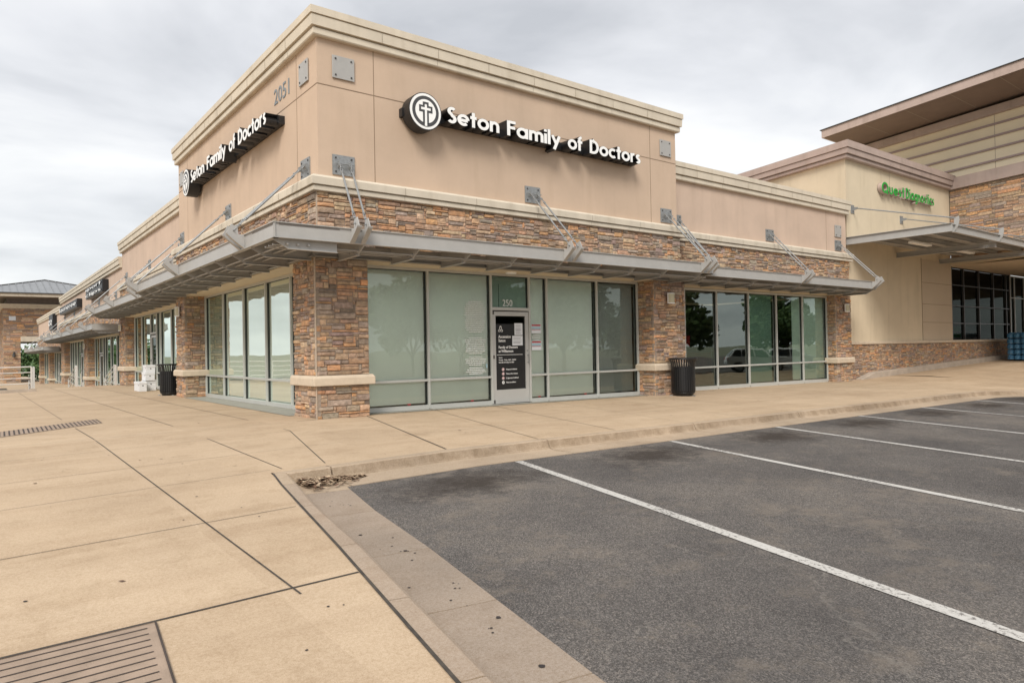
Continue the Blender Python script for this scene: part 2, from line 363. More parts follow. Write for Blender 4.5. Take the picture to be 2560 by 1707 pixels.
class MB:
    def __init__(s): s.v = []; s.f = []; s.m = []; s.c = None
    def add(s, vs, fs, mi=0):
        b = len(s.v); s.v.extend(tuple(p) for p in vs)
        for f in fs: s.f.append(tuple(b + i for i in f)); s.m.append(mi)
        return s
    def hexa(s, p, mi=0):     # 8 points: bottom ring, top ring
        return s.add(p, [(0, 3, 2, 1), (4, 5, 6, 7), (0, 1, 5, 4), (1, 2, 6, 5), (2, 3, 7, 6), (3, 0, 4, 7)], mi)
    def box(s, x0, x1, y0, y1, z0, z1, mi=0):
        return s.hexa([(x0, y0, z0), (x1, y0, z0), (x1, y1, z0), (x0, y1, z0), (x0, y0, z1), (x1, y0, z1), (x1, y1, z1), (x0, y1, z1)], mi)
    def fbox(s, F, a0, a1, d0, d1, z0, z1, mi=0):
        P = F.P
        return s.hexa([P(a0, d0, z0), P(a1, d0, z0), P(a1, d1, z0), P(a0, d1, z0), P(a0, d0, z1), P(a1, d0, z1), P(a1, d1, z1), P(a0, d1, z1)], mi)
    def prism(s, pts, off, mi=0):   # polygon (3D points) extruded by vector
        n = len(pts); o = Vector(off)
        vs = [tuple(p) for p in pts] + [tuple(Vector(p) + o) for p in pts]
        fs = [tuple(range(n - 1, -1, -1)), tuple(range(n, 2 * n))] + [(i, (i + 1) % n, n + (i + 1) % n, n + i) for i in range(n)]
        return s.add(vs, fs, mi)
    def tube(s, p0, p1, r0, r1=None, n=8, mi=0, caps=True):
        r1 = r0 if r1 is None else r1
        p0, p1 = Vector(p0), Vector(p1); d = (p1 - p0)
        if d.length < 1e-6: return s
        d.normalize(); a = d.orthogonal().normalized(); b = d.cross(a)
        vs = []
        for p, r in ((p0, r0), (p1, r1)):
            for i in range(n):
                t = 2 * PI * i / n; vs.append(tuple(p + (a * math.cos(t) + b * math.sin(t)) * r))
        fs = [(i, (i + 1) % n, n + (i + 1) % n, n + i) for i in range(n)]
        if caps: fs += [tuple(range(n - 1, -1, -1)), tuple(range(n, 2 * n))]
        return s.add(vs, fs, mi)
    def sweep(s, prof, path, mi=0, closed=True, caps=True):
        """profile [(d,z)] swept along a plan path; d is to the right-hand side of travel"""
        n = len(path); rings = []
        for i, p in enumerate(path):
            p = Vector(p[:2])
            t1 = (p - Vector(path[i - 1][:2])).normalized() if i else None
            t2 = (Vector(path[i + 1][:2]) - p).normalized() if i < n - 1 else None
            t1 = t1 or t2; t2 = t2 or t1
            n1 = Vector((t1.y, -t1.x)); n2 = Vector((t2.y, -t2.x))
            m = (n1 + n2); m.normalize(); k = 1 / max(m.dot(n1), .3)
            rings.append([(p.x + m.x * d * k, p.y + m.y * d * k, z) for d, z in prof])
        q = len(prof); vs = [v for r in rings for v in r]; fs = []
        for i in range(n - 1):
            for j in range(q if closed else q - 1):
                a = i * q + j; b = i * q + (j + 1) % q
                fs.append((a, b, b + q, a + q))
        if caps and closed: fs += [tuple(range(q - 1, -1, -1)), tuple(range((n - 1) * q, n * q))]
        return s.add(vs, fs, mi)
    def build(s, name, mats, parent=None, bevel=0, smooth=False, label=None, recalc=True):
        off = OFF.get(parent.name, Vector((0, 0, 0))) if parent else Vector((0, 0, 0))
        me = bpy.data.meshes.new(name)
        me.from_pydata([(x - off.x, y - off.y, z - off.z) for x, y, z in s.v], [], s.f)
        if not isinstance(mats, (list, tuple)): mats = [mats]
        for m in mats: me.materials.append(M[m] if isinstance(m, str) else m)
        me.polygons.foreach_set('material_index', s.m)
        if recalc or bevel:
            bm = bmesh.new(); bm.from_mesh(me); bmesh.ops.recalc_face_normals(bm, faces=bm.faces)
            if bevel:
                bmesh.ops.bevel(bm, geom=[e for e in bm.edges if len(e.link_faces) == 2 and e.calc_face_angle(0) > .6], offset=bevel, segments=1, profile=.5, affect='EDGES')
            bm.to_mesh(me); bm.free()
        if smooth: me.polygons.foreach_set('use_smooth', [True] * len(me.polygons))
        if s.c:
            ca = me.color_attributes.new('Col', 'FLOAT_COLOR', 'POINT')
            ca.data.foreach_set('color', [x for c in s.c for x in (*c, 1)])
        o = bpy.data.objects.new(name, me); COL.objects.link(o)
        if parent: o.parent = parent; OFF[o.name] = off
        if label: o['label'] = label
        return o

def copy_tree(o, parent=None):
    c = o.copy(); COL.objects.link(c); c.parent = parent
    for ch in list(o.children): copy_tree(ch, c)
    return c

# ------------------------------------------------------------------ ground heights
def G(x, y):
    r = .037 * max(x - 20.7, 0) * min(max((y + 5) / 4, 0), 1)
    g = -.009 * max(x, 0) + .012 * max(min(x, 0), -40) + .02 * min(max(y, -30), 0) - .004 * min(max(y, 0), 24) + r
    return g
def A(x, y): return -.009 * min(max(x, 0), 60) + .012 * max(min(x, 0), -40) + .02 * min(max(y, -30), 0) - .13
STEP1 = 24.5
def GL(x, y):   # stepped terraces on the left side
    if y > 51.8: return -1.40
    if y > STEP1 + 1.2: return -.76
    return G(x, y)

# ground sheet to the horizon (soil and grass beyond the paving)
M['earth'] = mat('dry_grass', (.26, .26, .17), .95, var=.25, vscale=.4)
b = MB(); b.add([(-1500, -1500, -2.2), (1500, -1500, -2.2), (1500, 1500, -2.2), (-1500, 1500, -2.2)], [(0, 1, 2, 3)])
tag(b.build('ground', 'earth'), kind='structure')

# kerb back line
def kleft(y):   # x of the joint behind the left kerb
    pts = [(-3.9, -2.28), (-4.26, -2.32), (-5.17, -2.47), (-6.17, -2.68), (-7.52, -2.89), (-8.67, -3.11), (-9.73, -3.31), (-40, -8.8)]
    for (y0, x0), (y1, x1) in zip(pts, pts[1:]):
        if y <= y0 and y >= y1: return x0 + (x1 - x0) * (y - y0) / (y1 - y0)
    return pts[0][1]
def kcurve(x): return -4.45 - .2 * max(x - 17.5, 0) ** 2
# sidewalk: plaza part left of the kerb, and the strip along the right facade
def grid(b, xs_of_y, ys, f, mi=0):
    rows = [[(x, y, f(x, y)) for x in xs_of_y(y)] for y in ys]
    q = len(rows[0])
    vs = [p for r in rows for p in r]
    fs = [(i * q + j, i * q + j + 1, (i + 1) * q + j + 1, (i + 1) * q + j) for i in range(len(rows) - 1) for j in range(q - 1)]
    b.add(vs, fs, mi)
b = MB()
ys = [-30, -20, -14, -11] + [-10 + .5 * i for i in range(12)] + [-4.45]
grid(b, lambda y: [-60, -20, -12, -8, -6, -5, -4, -3.2, kleft(y)], ys, G)
grid(b, lambda y: [-60, -20, -12, -8, -6, -5, -4, -3.2, -2.33], [-4.45, -3.5, -2, -1, 0, 3, 8, 14, 20, 21.25], G)
grid(b, lambda y: [-2.95, -2, -1, 0, 2], [21.25, 22.5, 23.5, STEP1], G)
grid(b, lambda y: [-2.33, -1, 0, .7], [0.0, 3, 8, 14, 20, 21.25], G)
xs = [-2.33, -1.5, -.5, .5] + [1 + i for i in range(17)] + [18, 18.6, 19.2, 19.8, 20.4, 21, 21.6, 22.3, 23, 24]
vs, fs = [], []
for x in xs:
    y0 = kcurve(x)
    for t in [0, .15, .3, .45, .6, .8, 1]:
        y = y0 + (1.0 - y0) * t if x > 0.69 else y0 + (0 - y0) * t
        vs.append((x, y, G(x, y)))
for i in range(len(xs) - 1):
    for j in range(6): fs.append((i * 7 + j, (i + 1) * 7 + j, (i + 1) * 7 + j + 1, i * 7 + j + 1))
b.add(vs, fs)
xs2 = [24, 27, 30, 34, 38, 44, 60]
vs, fs = [], []
for x in xs2:
    for y in [-12.9, -9, -6, -5, -4, -3, -2, -1, 1.0]: vs.append((x, y, G(x, y)))
for i in range(len(xs2) - 1):
    for j in range(8): fs.append((i * 9 + j, (i + 1) * 9 + j, (i + 1) * 9 + j + 1, i * 9 + j + 1))
b.add(vs, fs)
walk = b.build('sidewalk', 'walk', recalc=False); tag(walk, 'tan concrete sidewalk and plaza in front of the shops', kind='structure')
# lower terraces and their steps
b = MB()
for k, (y0, y1, z) in enumerate(((STEP1 + .9, 51.8, -.76), (51.8, 120, -1.40))):
    b.add([(-2.95 if k == 0 else -14, y0, z), (1.2, y0, z), (1.2, y1, z), (-2.95 if k == 0 else -14, y1, z)], [(0, 1, 2, 3)])
b.add([(-60, 21.3, -1.0), (-2.95, 21.3, -1.0), (-2.95, 51.8, -1.0), (-60, 51.8, -1.0)], [(0, 1, 2, 3)], 1)
tag(b.build('lower_pavement', ['walk', 'mulch'], recalc=False), kind='structure')
b = MB()
for i in range(4):
    z = G(0, 24) - .165 * (i + 1) + .004
    b.box(-2.95, 1.0, STEP1 + .3 * i, STEP1 + .3 * (i + 1) + .001, -1.2, z)
tag(b.build('concrete_steps', 'plinth'), 'short flight of concrete steps going down past the first shops', 'steps')

# parking lot
b = MB()
vs, fs = [], []
X = [-9, -2.45] + [-2 + i * 2 for i in range(30)] + [70, 120]
Yr = [-5.12, -5.6, -6.5, -8, -10, -13, -18, -25, -40, -70, -120]
grid(b, lambda y: [min(kleft(max(y, -39)) + .45, x) if i == 0 else x for i, x in enumerate([-99] + [0, 1, 2, 4, 7, 11, 16, 18, 20, 24, 30, 45, 70, 120])] if False else
     [kleft(max(y, -39)) + .5] + [kleft(max(y, -39)) * .3] + [0, 2, 4, 7, 11, 16, 18, 20, 24, 30, 45, 70, 120], Yr, A)
tag(b.build('parking_lot', 'asphalt', recalc=False), 'dark worn asphalt of the parking lot', kind='structure')

# kerb with gutter, in cast lengths with open joints
kpath = [(kleft(y), y) for y in (-24, -16, -12, -9.73, -8.67, -7.52, -6.17, -5.17)]
kpath = [(x, y) for x, y in kpath]
corner = [(-2.33, -4.6), (-2.2, -4.45)]
rpath = [(x, -4.45) for x in (-1.7, 1.6, 4.95, 8.3, 11.6, 14.9, 17.5)] + [(x, kcurve(x)) for x in (18.2, 18.9, 19.6, 20.3, 21, 21.8, 22.6, 23.4, 24.2)]
PROF = [(0, 0, 0), (.12, 0, 0), (.145, -.012, 0), (.185, -.10, 0), (.215, -.122, 0), (.25, 0, 1), (.69, 0, 1)]
def kerb_piece(b, p0, p1, t0, t1, mi=0, joint=.006):
    """one cast length between two path points with mitre normals t0, t1"""
    p0, p1 = Vector(p0), Vector(p1); d = (p1 - p0).normalized()
    q0, q1 = p0 + d * joint, p1 - d * joint
    N = 4; vs, fs, face, gut = [], [], [], []
    for i in range(N + 1):
        p = q0.lerp(q1, i / N); nn = Vector(t0).lerp(Vector(t1), i / N)
        for dd, h, isA in PROF:
            x, y = p.x + nn.x * dd, p.y + nn.y * dd
            z = (A(x, y) + .008) if isA else (G(p.x, p.y) + h + .001)
            vs.append((x, y, z))
        vs.append((p.x + nn.x * .69, p.y + nn.y * .69, A(p.x, p.y) - .3)); vs.append((p.x, p.y, A(p.x, p.y) - .3))
    q = len(PROF) + 2
    for i in range(N):
        for j in range(q - 1):
            fc = (i * q + j, (i + 1) * q + j, (i + 1) * q + j + 1, i * q + j + 1)
            (gut if (mi == 1 and j >= 4) else face if j in (2, 3) else fs).append(fc)
    fs += [tuple(range(q)), tuple(range(N * q + q - 1, N * q - 1, -1))]
    b.add(vs, fs, mi)
    k0 = len(b.v) - len(vs)
    for f in face: b.f.append(tuple(k0 + i for i in f)); b.m.append(2)
    for f in gut: b.f.append(tuple(k0 + i for i in f)); b.m.append(3)
path = kpath + [(-2.33, -4.45)] + rpath
path = [Vector(p) for p in path]
norms = []
for i, p in enumerate(path):
    t1 = (p - path[i - 1]).normalized() if i else (path[1] - p).normalized()
    t2 = (path[i + 1] - p).normalized() if i < len(path) - 1 else t1
    n1, n2 = Vector((t1.y, -t1.x)), Vector((t2.y, -t2.x)); m = (n1 + n2).normalized()
    norms.append(m / max(m.dot(n1), .35))
b = MB()
ic = len(kpath)
for i in range(len(path) - 1):
    left = i < ic - 1
    jt = .012 if (i in (3, 5, ic - 1) or i >= ic) and i < ic + 7 else 0.0
    kerb_piece(b, path[i], path[i + 1], norms[i], norms[i + 1], 1 if left else 0, jt)
tag(b.build('kerb', ['kerb', 'kerbg', 'kerbdirt', 'gutterdirt'], recalc=True), 'rolled concrete kerb and gutter round the parking lot', kind='structure')

# joints in the paving
def strip(b, p0, p1, wd, f, dz=.004, n=10):
    p0, p1 = Vector(p0), Vector(p1); d = (p1 - p0).normalized(); nn = Vector((d.y, -d.x)) * wd / 2
    vs = []
    for i in range(n + 1):
        p = p0.lerp(p1, i / n)
        for q in (p - nn, p + nn): vs.append((q.x, q.y, f(q.x, q.y) + dz))
    b.add(vs, [(2 * i, 2 * i + 1, 2 * i + 3, 2 * i + 2) for i in range(n)])
b = MB()
JW = .011
for p0, p1, wd in [((-3.54, 21.2), (-3.53, 4.66), JW), ((-3.53, 2.35), (-3.46, -8.25), .014), ((-2.25, 24.4), (-2.17, -4.3), .012), ((-.79, 24), (-.93, -1.16), JW),
                   ((-.93, -1.16), (-1.65, -4.3), .013), ((-7, .1), (-.9, .1), .006), ((-7, -1.5), (-.93, -1.18), .006), ((-7, -3.2), (-1.4, -2.9), .006), ((-1.4, -2.9), (19, -2.5), .005),
                   ((-7, -4.72), (-2.3, -4.28), .006), ((-7, -6.36), (-2.7, -6.15), .008), ((-7, -8.13), (-3.03, -8.12), .020),
                   ((.98, -.02), (-.03, -4.44), .018), ((2.7, .5), (1.55, -4.44), JW), ((4.2, .5), (3.2, -4.39), JW), ((5.9, .4), (4.95, -4.4), .007), ((7.6, .4), (6.6, -4.4), .007),
                   ((9.2, -.1), (8.3, -4.4), .007), ((11, -.1), (9.9, -4.4), .006), ((12.6, .2), (11.6, -4.4), .006), ((15.7, .2), (14.8, -4.4), .006), ((18.7, .2), (17.6, -4.4), .006),
                   ((-3, -10.6), (-3.49, -10.7), .006)]:
    strip(b, p0, p1, wd, G)
for (x0, y0), (x1, y1) in [((-2.335, -4.52), (kleft(-5.17), -5.17)), ((kleft(-5.17), -5.17), (kleft(-7.52), -7.52)), ((kleft(-7.52), -7.52), (kleft(-9.73), -9.73)), ((kleft(-9.73), -9.73), (kleft(-15), -15))]:
    strip(b, (x0 - .012, y0), (x1 - .012, y1), .022, G, .005)
for y in (4.0, 6.5, 9.0, 12.5, 16, 20):
    strip(b, (-7, y), (-.02, y), .005, G)
b.build('pavement_joints', 'sealant', recalc=False)
tag(bpy.data.objects['pavement_joints'], kind='structure')
# grey apron strips under the shopfronts
b = MB()
b.add([(-.12, 1.1, G(0, 1) + .006), (.66, 1.1, G(0, 1) + .006), (.66, 9.95, G(0, 10) + .006), (-.02, 9.95, G(0, 10) + .006)], [(0, 1, 2, 3)])
vs = []
for x in (1.07, 5, 9.3): vs += [(x, .2, G(x, 0) + .006), (x, .6, G(x, 0) + .006)]
b.add(vs, [(0, 2, 3, 1), (2, 4, 5, 3)])
tag(b.build('concrete_apron', 'apron', recalc=False), kind='structure')

# parking stripes
for i, (x0, y0, L) in enumerate([(.60, -5.18, 6.6), (3.63, -5.18, 6.0), (6.60, -5.16, 5.6), (9.72, -5.14, 5.6), (12.79, -5.14, 5.6), (16.1, -5.16, 5.6), (19.3, -6.4, 4.6), (22.4, -9.6, 3)]):
    b = MB(); dirv = Vector((-.208, -1)).normalized()
    p0 = Vector((x0, y0)); strip(b, p0, p0 + dirv * L, .115, A, .006, 24)
    tag(b.build('parking_line', 'paint', recalc=False), kind='structure')

# grooved trench covers set in the plaza
def cover(label, c0, u, v, ng, along):
    """parallelogram cover: origin c0, edges u and v; ng grooves running along u or v"""
    c0, u, v = Vector(c0), Vector(u), Vector(v)
    o = thing('trench_cover', label, 'drain cover', (c0.x, c0.y, G(*c0)), group='grooved drain covers in the plaza')
    N = 6; b = MB(); vs = []
    for i in range(N + 1):
        for j in range(N + 1):
            p = c0 + u * i / N + v * j / N; vs.append((p.x, p.y, G(p.x, p.y) + .006))
    b.add(vs, [(i * (N + 1) + j, (i + 1) * (N + 1) + j, (i + 1) * (N + 1) + j + 1, i * (N + 1) + j + 1) for i in range(N) for j in range(N)])
    b.build('cover_plate', 'grooved', o, recalc=False)
    b = MB()
    for k in range(ng):
        t = (k + .8) / ng
        if along == 'u': p0, p1 = c0 + v * t, c0 + v * t + u * .985
        else: p0, p1 = c0 + u * t + v * .06, c0 + u * t + v * .94
        strip(b, p0, p1, .010 if along == 'u' else .024, G, .009, 6)
    if along == 'u': strip(b, c0 + u, c0 + u + v, .011, G, .010, 6); strip(b, c0, c0 + u, .01, G, .010, 6)
    b.build('grooves', 'groove', o, recalc=False)
cover('brown grooved drain cover cut off by the bottom left corner of the photo', (-7.2, -8.15), (2.98, .0), (-.17, -1.85), 23, 'u')
cover('slanting grooved drain cover lying across the plaza paving farther back', (-6.2, 1.60), (3.21, 2.53), (-.03, -1.1), 46, 'v')

# ------------------------------------------------------------------ ledge stone veneer
PAL = [((.62, .34, .17), .15), ((.58, .41, .27), .23), ((.50, .31, .20), .14), ((.41, .285, .20), .17), ((.39, .32, .26), .16), ((.36, .275, .24), .11), ((.24, .19, .16), .04)]
def stone_color(rg):
    r = rg.random(); a = 0
    for c, wgt in PAL:
        a += wgt
        if r <= a: break
    k = rg.uniform(.82, 1.18)
    c = tuple(x * .82 + y * .18 for x, y in zip(c, (.45, .31, .20)))
    return tuple(min(x * k * rg.uniform(.96, 1.04), 1) for x in c)
def stones(F, s0, s1, d, z0, z1, name='stone_veneer', parent=None, seed=1, u=.054, uz=.040, zb=None, fine=True, deep=.030, zt=None, back=.06):
    """random ashlar of individual stones; d = mortar face; zb(s)/zt(s) optional sloping bottom or top"""
    rg = random.Random(seed)
    nx = max(2, round((s1 - s0) / u)); nz = max(2, round((z1 - z0) / uz))
    ux, uzz = (s1 - s0) / nx, (z1 - z0) / nz
    occ = [[False] * nx for _ in range(nz)]
    b = MB(); b.c = []
    b.fbox(F, s0, s1, d - back, d, z0 if zb is None else min(zb(s0), zb(s1)) - .05, z1 if zt is None else min(zt(s0), zt(s1)), 1); b.c += [(.2, .16, .12)] * 8
    for j in range(nz):
        for i in range(nx):
            if occ[j][i]: continue
            h = rg.choice([1, 1, 2, 2, 2, 2, 3, 3]); wd = rg.choice([2, 3, 4, 5, 6, 7, 8, 9]) if h > 1 else rg.choice([4, 5, 6, 7, 8, 10])
            if nx - i - wd < 2: wd = nx - i if nx - i < 9 else wd
            w_ = 0
            while w_ < wd and i + w_ < nx and not occ[j][i + w_]: w_ += 1
            hh = 1
            while hh < h and j + hh < nz and all(not occ[j + hh][i + t] for t in range(w_)): hh += 1
            for jj in range(hh):
                for t in range(w_): occ[j + jj][i + t] = True
            a0, a1 = s0 + i * ux, s0 + (i + w_) * ux
            c0, c1 = z0 + j * uzz, z0 + (j + hh) * uzz
            mid = (a0 + a1) / 2
            if zb is not None:
                if c1 <= zb(mid) + .01: continue
                c0 = max(c0, zb(mid))
            if zt is not None:
                if c0 >= zt(mid) - .01: continue
                c1 = min(c1, zt(mid))
            g = .005; a0 += g; a1 -= g; c0 += g * .8; c1 -= g * .8
            if a1 - a0 < .015 or c1 - c0 < .012: continue
            dep = rg.uniform(.35, 1.5) * deep
            kx = max(1, min(4, int((a1 - a0) / .09))) if fine else 1
            kz = 2 if fine and hh > 1 else 1
            tl = [rg.uniform(-.0045, .0045) for _ in range(4)]
            col = stone_color(rg)
            P = F.P; vs = []; ins = min(.009, (c1 - c0) * .22)
            # outer ring (on the mortar) then front grid
            for zz in range(kz + 1):
                for xx in range(kx + 1):
                    fx, fz = xx / kx, zz / kz
                    ea = (tl[0] * (1 - fz) + tl[1] * fz) if xx == 0 else ((tl[2] * (1 - fz) + tl[3] * fz) if xx == kx else 0)
                    vs.append(P(a0 + (a1 - a0) * fx + ea * .6, d - .002, c0 + (c1 - c0) * fz + (tl[(xx) % 4] * .5)))
            nb = len(vs)
            for zz in range(kz + 1):
                for xx in range(kx + 1):
                    fx, fz = xx / kx, zz / kz
                    x = a0 + ins + (a1 - a0 - 2 * ins) * fx + rg.uniform(-.003, .003); z = c0 + ins + (c1 - c0 - 2 * ins) * fz + rg.uniform(-.003, .003)
                    edge = (xx in (0, kx)) + (zz in (0, kz))
                    vs.append(P(x, d + dep * (1 - .12 * edge) + rg.uniform(-.004, .004), z))
            q = kx + 1; fs = []
            for zz in range(kz):
                for xx in range(kx):
                    k0 = nb + zz * q + xx; fs.append((k0, k0 + 1, k0 + q + 1, k0 + q))
            for xx in range(kx):
                fs.append((xx, xx + 1, nb + xx + 1, nb + xx)); t0 = kz * q + xx; fs.append((t0, nb + t0, nb + t0 + 1, t0 + 1))
            for zz in range(kz):
                l0 = zz * q; fs.append((l0, nb + l0, nb + l0 + q, l0 + q)); r0 = zz * q + kx; fs.append((r0, r0 + q, nb + r0 + q, nb + r0))
            b.add(vs, fs, 0); b.c += [col] * len(vs)
    o = b.build(name, ['stone', 'mortar'], parent, recalc=True)
    return o

def pier(root, x0, x1, y0, y1, zt, seed, faces, zb=None, cap=(.60, .79), name='stone_pier', base=0.0, mortar_edge=None):
    """square pier; faces: list of 'S' (facing -Y), 'W' (facing -X), 'E', 'N'; cap band wraps the visible sides"""
    t = .035
    b = MB(); b.box(x0 + t, x1 - t, y0 + t, y1, base - .3, zt)
    p = b.build(name, 'mortar', root)
    zc0, zc1 = base + cap[0], base + cap[1]
    for k, fc in enumerate(faces):
        F, a0, a1 = {'S': (Right(y0 + t), x0, x1), 'W': (Left(x0 + t), y0, y1), 'E': (Left(x1 - t), y0, y1), 'N': (Right(y1 - t), x0, x1)}[fc]
        if fc in 'EN':
            class R_(type(F)):
                def P(s, a, d, z):
                    q = super().P(a, -d, z); return q
            F = R_(F.o)
        stones(F, a0 + .004, a1 - .004, .012, base - .02 + (0 if zb is None else 0), zc0, 'stone_veneer', p, seed * 10 + k, zb=zb)
        stones(F, a0 + .004, a1 - .004, .012, zc1, zt, 'stone_veneer', p, seed * 10 + k + 5)
    b = MB(); q = .075
    prof = [(-.1, zc0), (q, zc0), (q + .004, zc0 + .02), (q + .004, zc1 - .05), (q - .03, zc1), (-.1, zc1)]
    b.sweep(prof, [(x0, y1), (x0, y0), (x1, y0), (x1, min(y1, y0 + .8))])
    b.build('pier_cap', 'cap', p, bevel=.006)
    if mortar_edge:
        b = MB(); b.box(x0 - .008, x0 + .012, y0 - .008, y0 + .012, zc1, zt); b.box(x0 - .006, x0 + .010, y0 - .006, y0 + .010, base - .05, zc0)
        b.build('mortar_edge', 'mortarp', p)
    return p

# ------------------------------------------------------------------ building pieces
def cornice(root, path, zt, name='cornice', mats='trim', jm='trimjoint', h=.50, k=1.0, joints=1.22):
    z = zt
    prof = [(-.12, z - h), (.085 * k, z - h), (.10 * k, z - h + .02), (.10 * k, z - h + .125), (.06 * k, z - h + .13), (.06 * k, z - h + .15), (.14 * k, z - h + .155), (.148 * k, z - h + .345), (.125 * k, z - h + .352), (.125 * k, z - h + .36), (.17 * k, z - h + .365), (.17 * k, z), (-.12, z)]
    b = MB(); b.sweep(prof, path)
    for (x0, y0), (x1, y1) in zip(path, path[1:]):
        L = math.hypot(x1 - x0, y1 - y0)
        if L < 5: continue
        dx_, dy_ = (x1 - x0) / L, (y1 - y0) / L; nx_, ny_ = dy_, -dx_
        n = int(L / joints)
        for i in range(1, n):
            t = i * L / n; px, py = x0 + dx_ * t, y0 + dy_ * t
            for (d, za, zb_) in ((.1495 * k, z - h + .16, z - h + .342), (.1015 * k, z - h + .022, z - h + .123)):
                if i % 2 and d < .12 * k: continue
                hx, hy = dx_ * .006, dy_ * .006
                p = [(px - hx, py - hy), (px + hx, py + hy)]
                b.add([(p[0][0] + nx_ * d, p[0][1] + ny_ * d, za), (p[1][0] + nx_ * d, p[1][1] + ny_ * d, za), (p[1][0] + nx_ * d, p[1][1] + ny_ * d, zb_), (p[0][0] + nx_ * d, p[0][1] + ny_ * d, zb_)], [(0, 1, 2, 3)], 1)
    return b.build(name, [mats, jm], root)
def band(root, path, z0=4.205, dz=0, name='sill_band'):
    z = z0 + dz
    prof = [(-.12, z), (.155, z), (.168, z + .012), (.168, z + .092), (.135, z + .098), (.135, z + .112), (.20, z + .116), (.205, z + .25), (.17, z + .295), (-.05, z + .300)]
    b = MB(); b.sweep(prof, path)
    for (x0, y0), (x1, y1) in zip(path, path[1:]):
        L = math.hypot(x1 - x0, y1 - y0)
        if L < 5: continue
        dx_, dy_ = (x1 - x0) / L, (y1 - y0) / L; nx_, ny_ = dy_, -dx_
        n = int(L / 1.5)
        for i in range(1, n):
            t = i * L / n; px, py = x0 + dx_ * t, y0 + dy_ * t
            for (d, za, zb_) in ((.207, z + .12, z + .25), (.1695, z + .014, z + .09)):
                hx, hy = dx_ * .005, dy_ * .005
                b.add([(px - hx + nx_ * d, py - hy + ny_ * d, za), (px + hx + nx_ * d, py + hy + ny_ * d, za), (px + hx + nx_ * d, py + hy + ny_ * d, zb_), (px - hx + nx_ * d, py - hy + ny_ * d, zb_)], [(0, 1, 2, 3)], 1)
    return b.build(name, ['trim', 'trimjoint'], root)
def joints_on(root, F, vert, horiz):
    b = MB()
    for s, z0, z1 in vert: b.fbox(F, s - .007, s + .007, -.01, .003, z0, z1)
    for z, s0, s1 in horiz: b.fbox(F, s0, s1, -.01, .0045, z - .008, z + .008)
    return b.build('control_joints', 'joint', root)

def storefront(root, F, mull, zt, ztr, zb, dz=0, panes=None, doors=(), extra_h=(), name='storefront_frame', frame='alu', glassm='glass', fw_=.048):
    """mull: centre positions; zb(s): sill height; doors: indices of bays that hold a door; panes: per-bay shade spec"""
    zt += dz; ztr += dz
    b = MB(); m = fw_ / 2; P = F.P
    for i, s in enumerate(mull):
        mm = m * (1.0)
        b.fbox(F, s - mm, s + mm, -.10, .03, zb(s) - .02, zt)
    b.fbox(F, mull[0], mull[-1], -.10, .028, zt - .045, zt + .02)
    for i in range(len(mull) - 1):
        a0, a1 = mull[i] + m, mull[i + 1] - m
        if i in doors:
            b.fbox(F, a0, a1, -.10, .027, 2.115 + dz + zb(a0), 2.185 + dz + zb(a0))
            continue
        b.fbox(F, a0, a1, -.10, .027, ztr - .025, ztr + .025)
        z0, z1 = zb(a0), zb(a1)
        b.hexa([P(a0, -.10, z0 - .06), P(a1, -.10, z1 - .06), P(a1, .027, z1 - .06), P(a0, .027, z0 - .06), P(a0, -.10, z0 + .055), P(a1, -.10, z1 + .055), P(a1, .027, z1 + .055), P(a0, .027, z0 + .055)])
    fr = b.build(name, frame, root, bevel=.003)
    b = MB()   # black gaskets and the frame's inner returns
    for i in range(len(mull) - 1):
        a0, a1 = mull[i] + m, mull[i + 1] - m
        lo = (2.185 + zb(a0) + dz) if i in doors else max(zb(a0), zb(a1)) + .055
        b.fbox(F, a0, a0 + .012, -.07, -.02, lo, zt - .045); b.fbox(F, a1 - .012, a1, -.07, -.02, lo, zt - .045)
        b.fbox(F, a0 + .012, a1 - .012, -.07, -.02, zt - .057, zt - .045)
    b.build('gasket', 'frame_in', fr)
    for i in range(len(mull) - 1):
        a0, a1 = mull[i] + m, mull[i + 1] - m
        if i in doors: cells = [(2.185 + zb(a0) + dz, zt - .04)]
        else: cells = [(max(zb(a0), zb(a1)) + .05, ztr - .02), (ztr + .02, zt - .04)]
        for c0, c1 in cells:
            b = MB(); b.add([P(a0 + .002, -.045, c0), P(a1 - .002, -.045, c0), P(a1 - .002, -.045, c1), P(a0 + .002, -.045, c1)], [(0, 1, 2, 3)])
            b.build('glass_pane', glassm, fr, recalc=False)
        sp = (panes or {}).get(i)
        if sp == 'shade' or (isinstance(sp, tuple) and sp[0] == 'shade'):
            r0, r1, mt = (sp[1], sp[2], sp[3]) if isinstance(sp, tuple) else (.013, .03, 'shade')
            b = MB(); lo = cells[0][0] + (.03 if i not in doors else 0)
            b.fbox(F, a0 + r0, a1 - r1, -.084, -.080, lo, zt - .05)
            b.build('roller_shade', mt, fr)
        if sp == 'blind':
            b = MB(); z = cells[0][0] + .02; top = zt - .06
            while z < top:
                b.hexa([P(a0 + .02, -.155, z), P(a1 - .03, -.155, z), P(a1 - .03, -.143, z + .019), P(a0 + .02, -.143, z + .019), P(a0 + .02, -.156, z + .001), P(a1 - .03, -.156, z + .001), P(a1 - .03, -.144, z + .020), P(a0 + .02, -.144, z + .020)])
                z += .0255
            for s in (a0 + .25, a1 - .3): b.fbox(F, s, s + .004, -.147, -.144, cells[0][0] + .02, top)
            b.build('venetian_blind', 'blind', fr)
    return fr

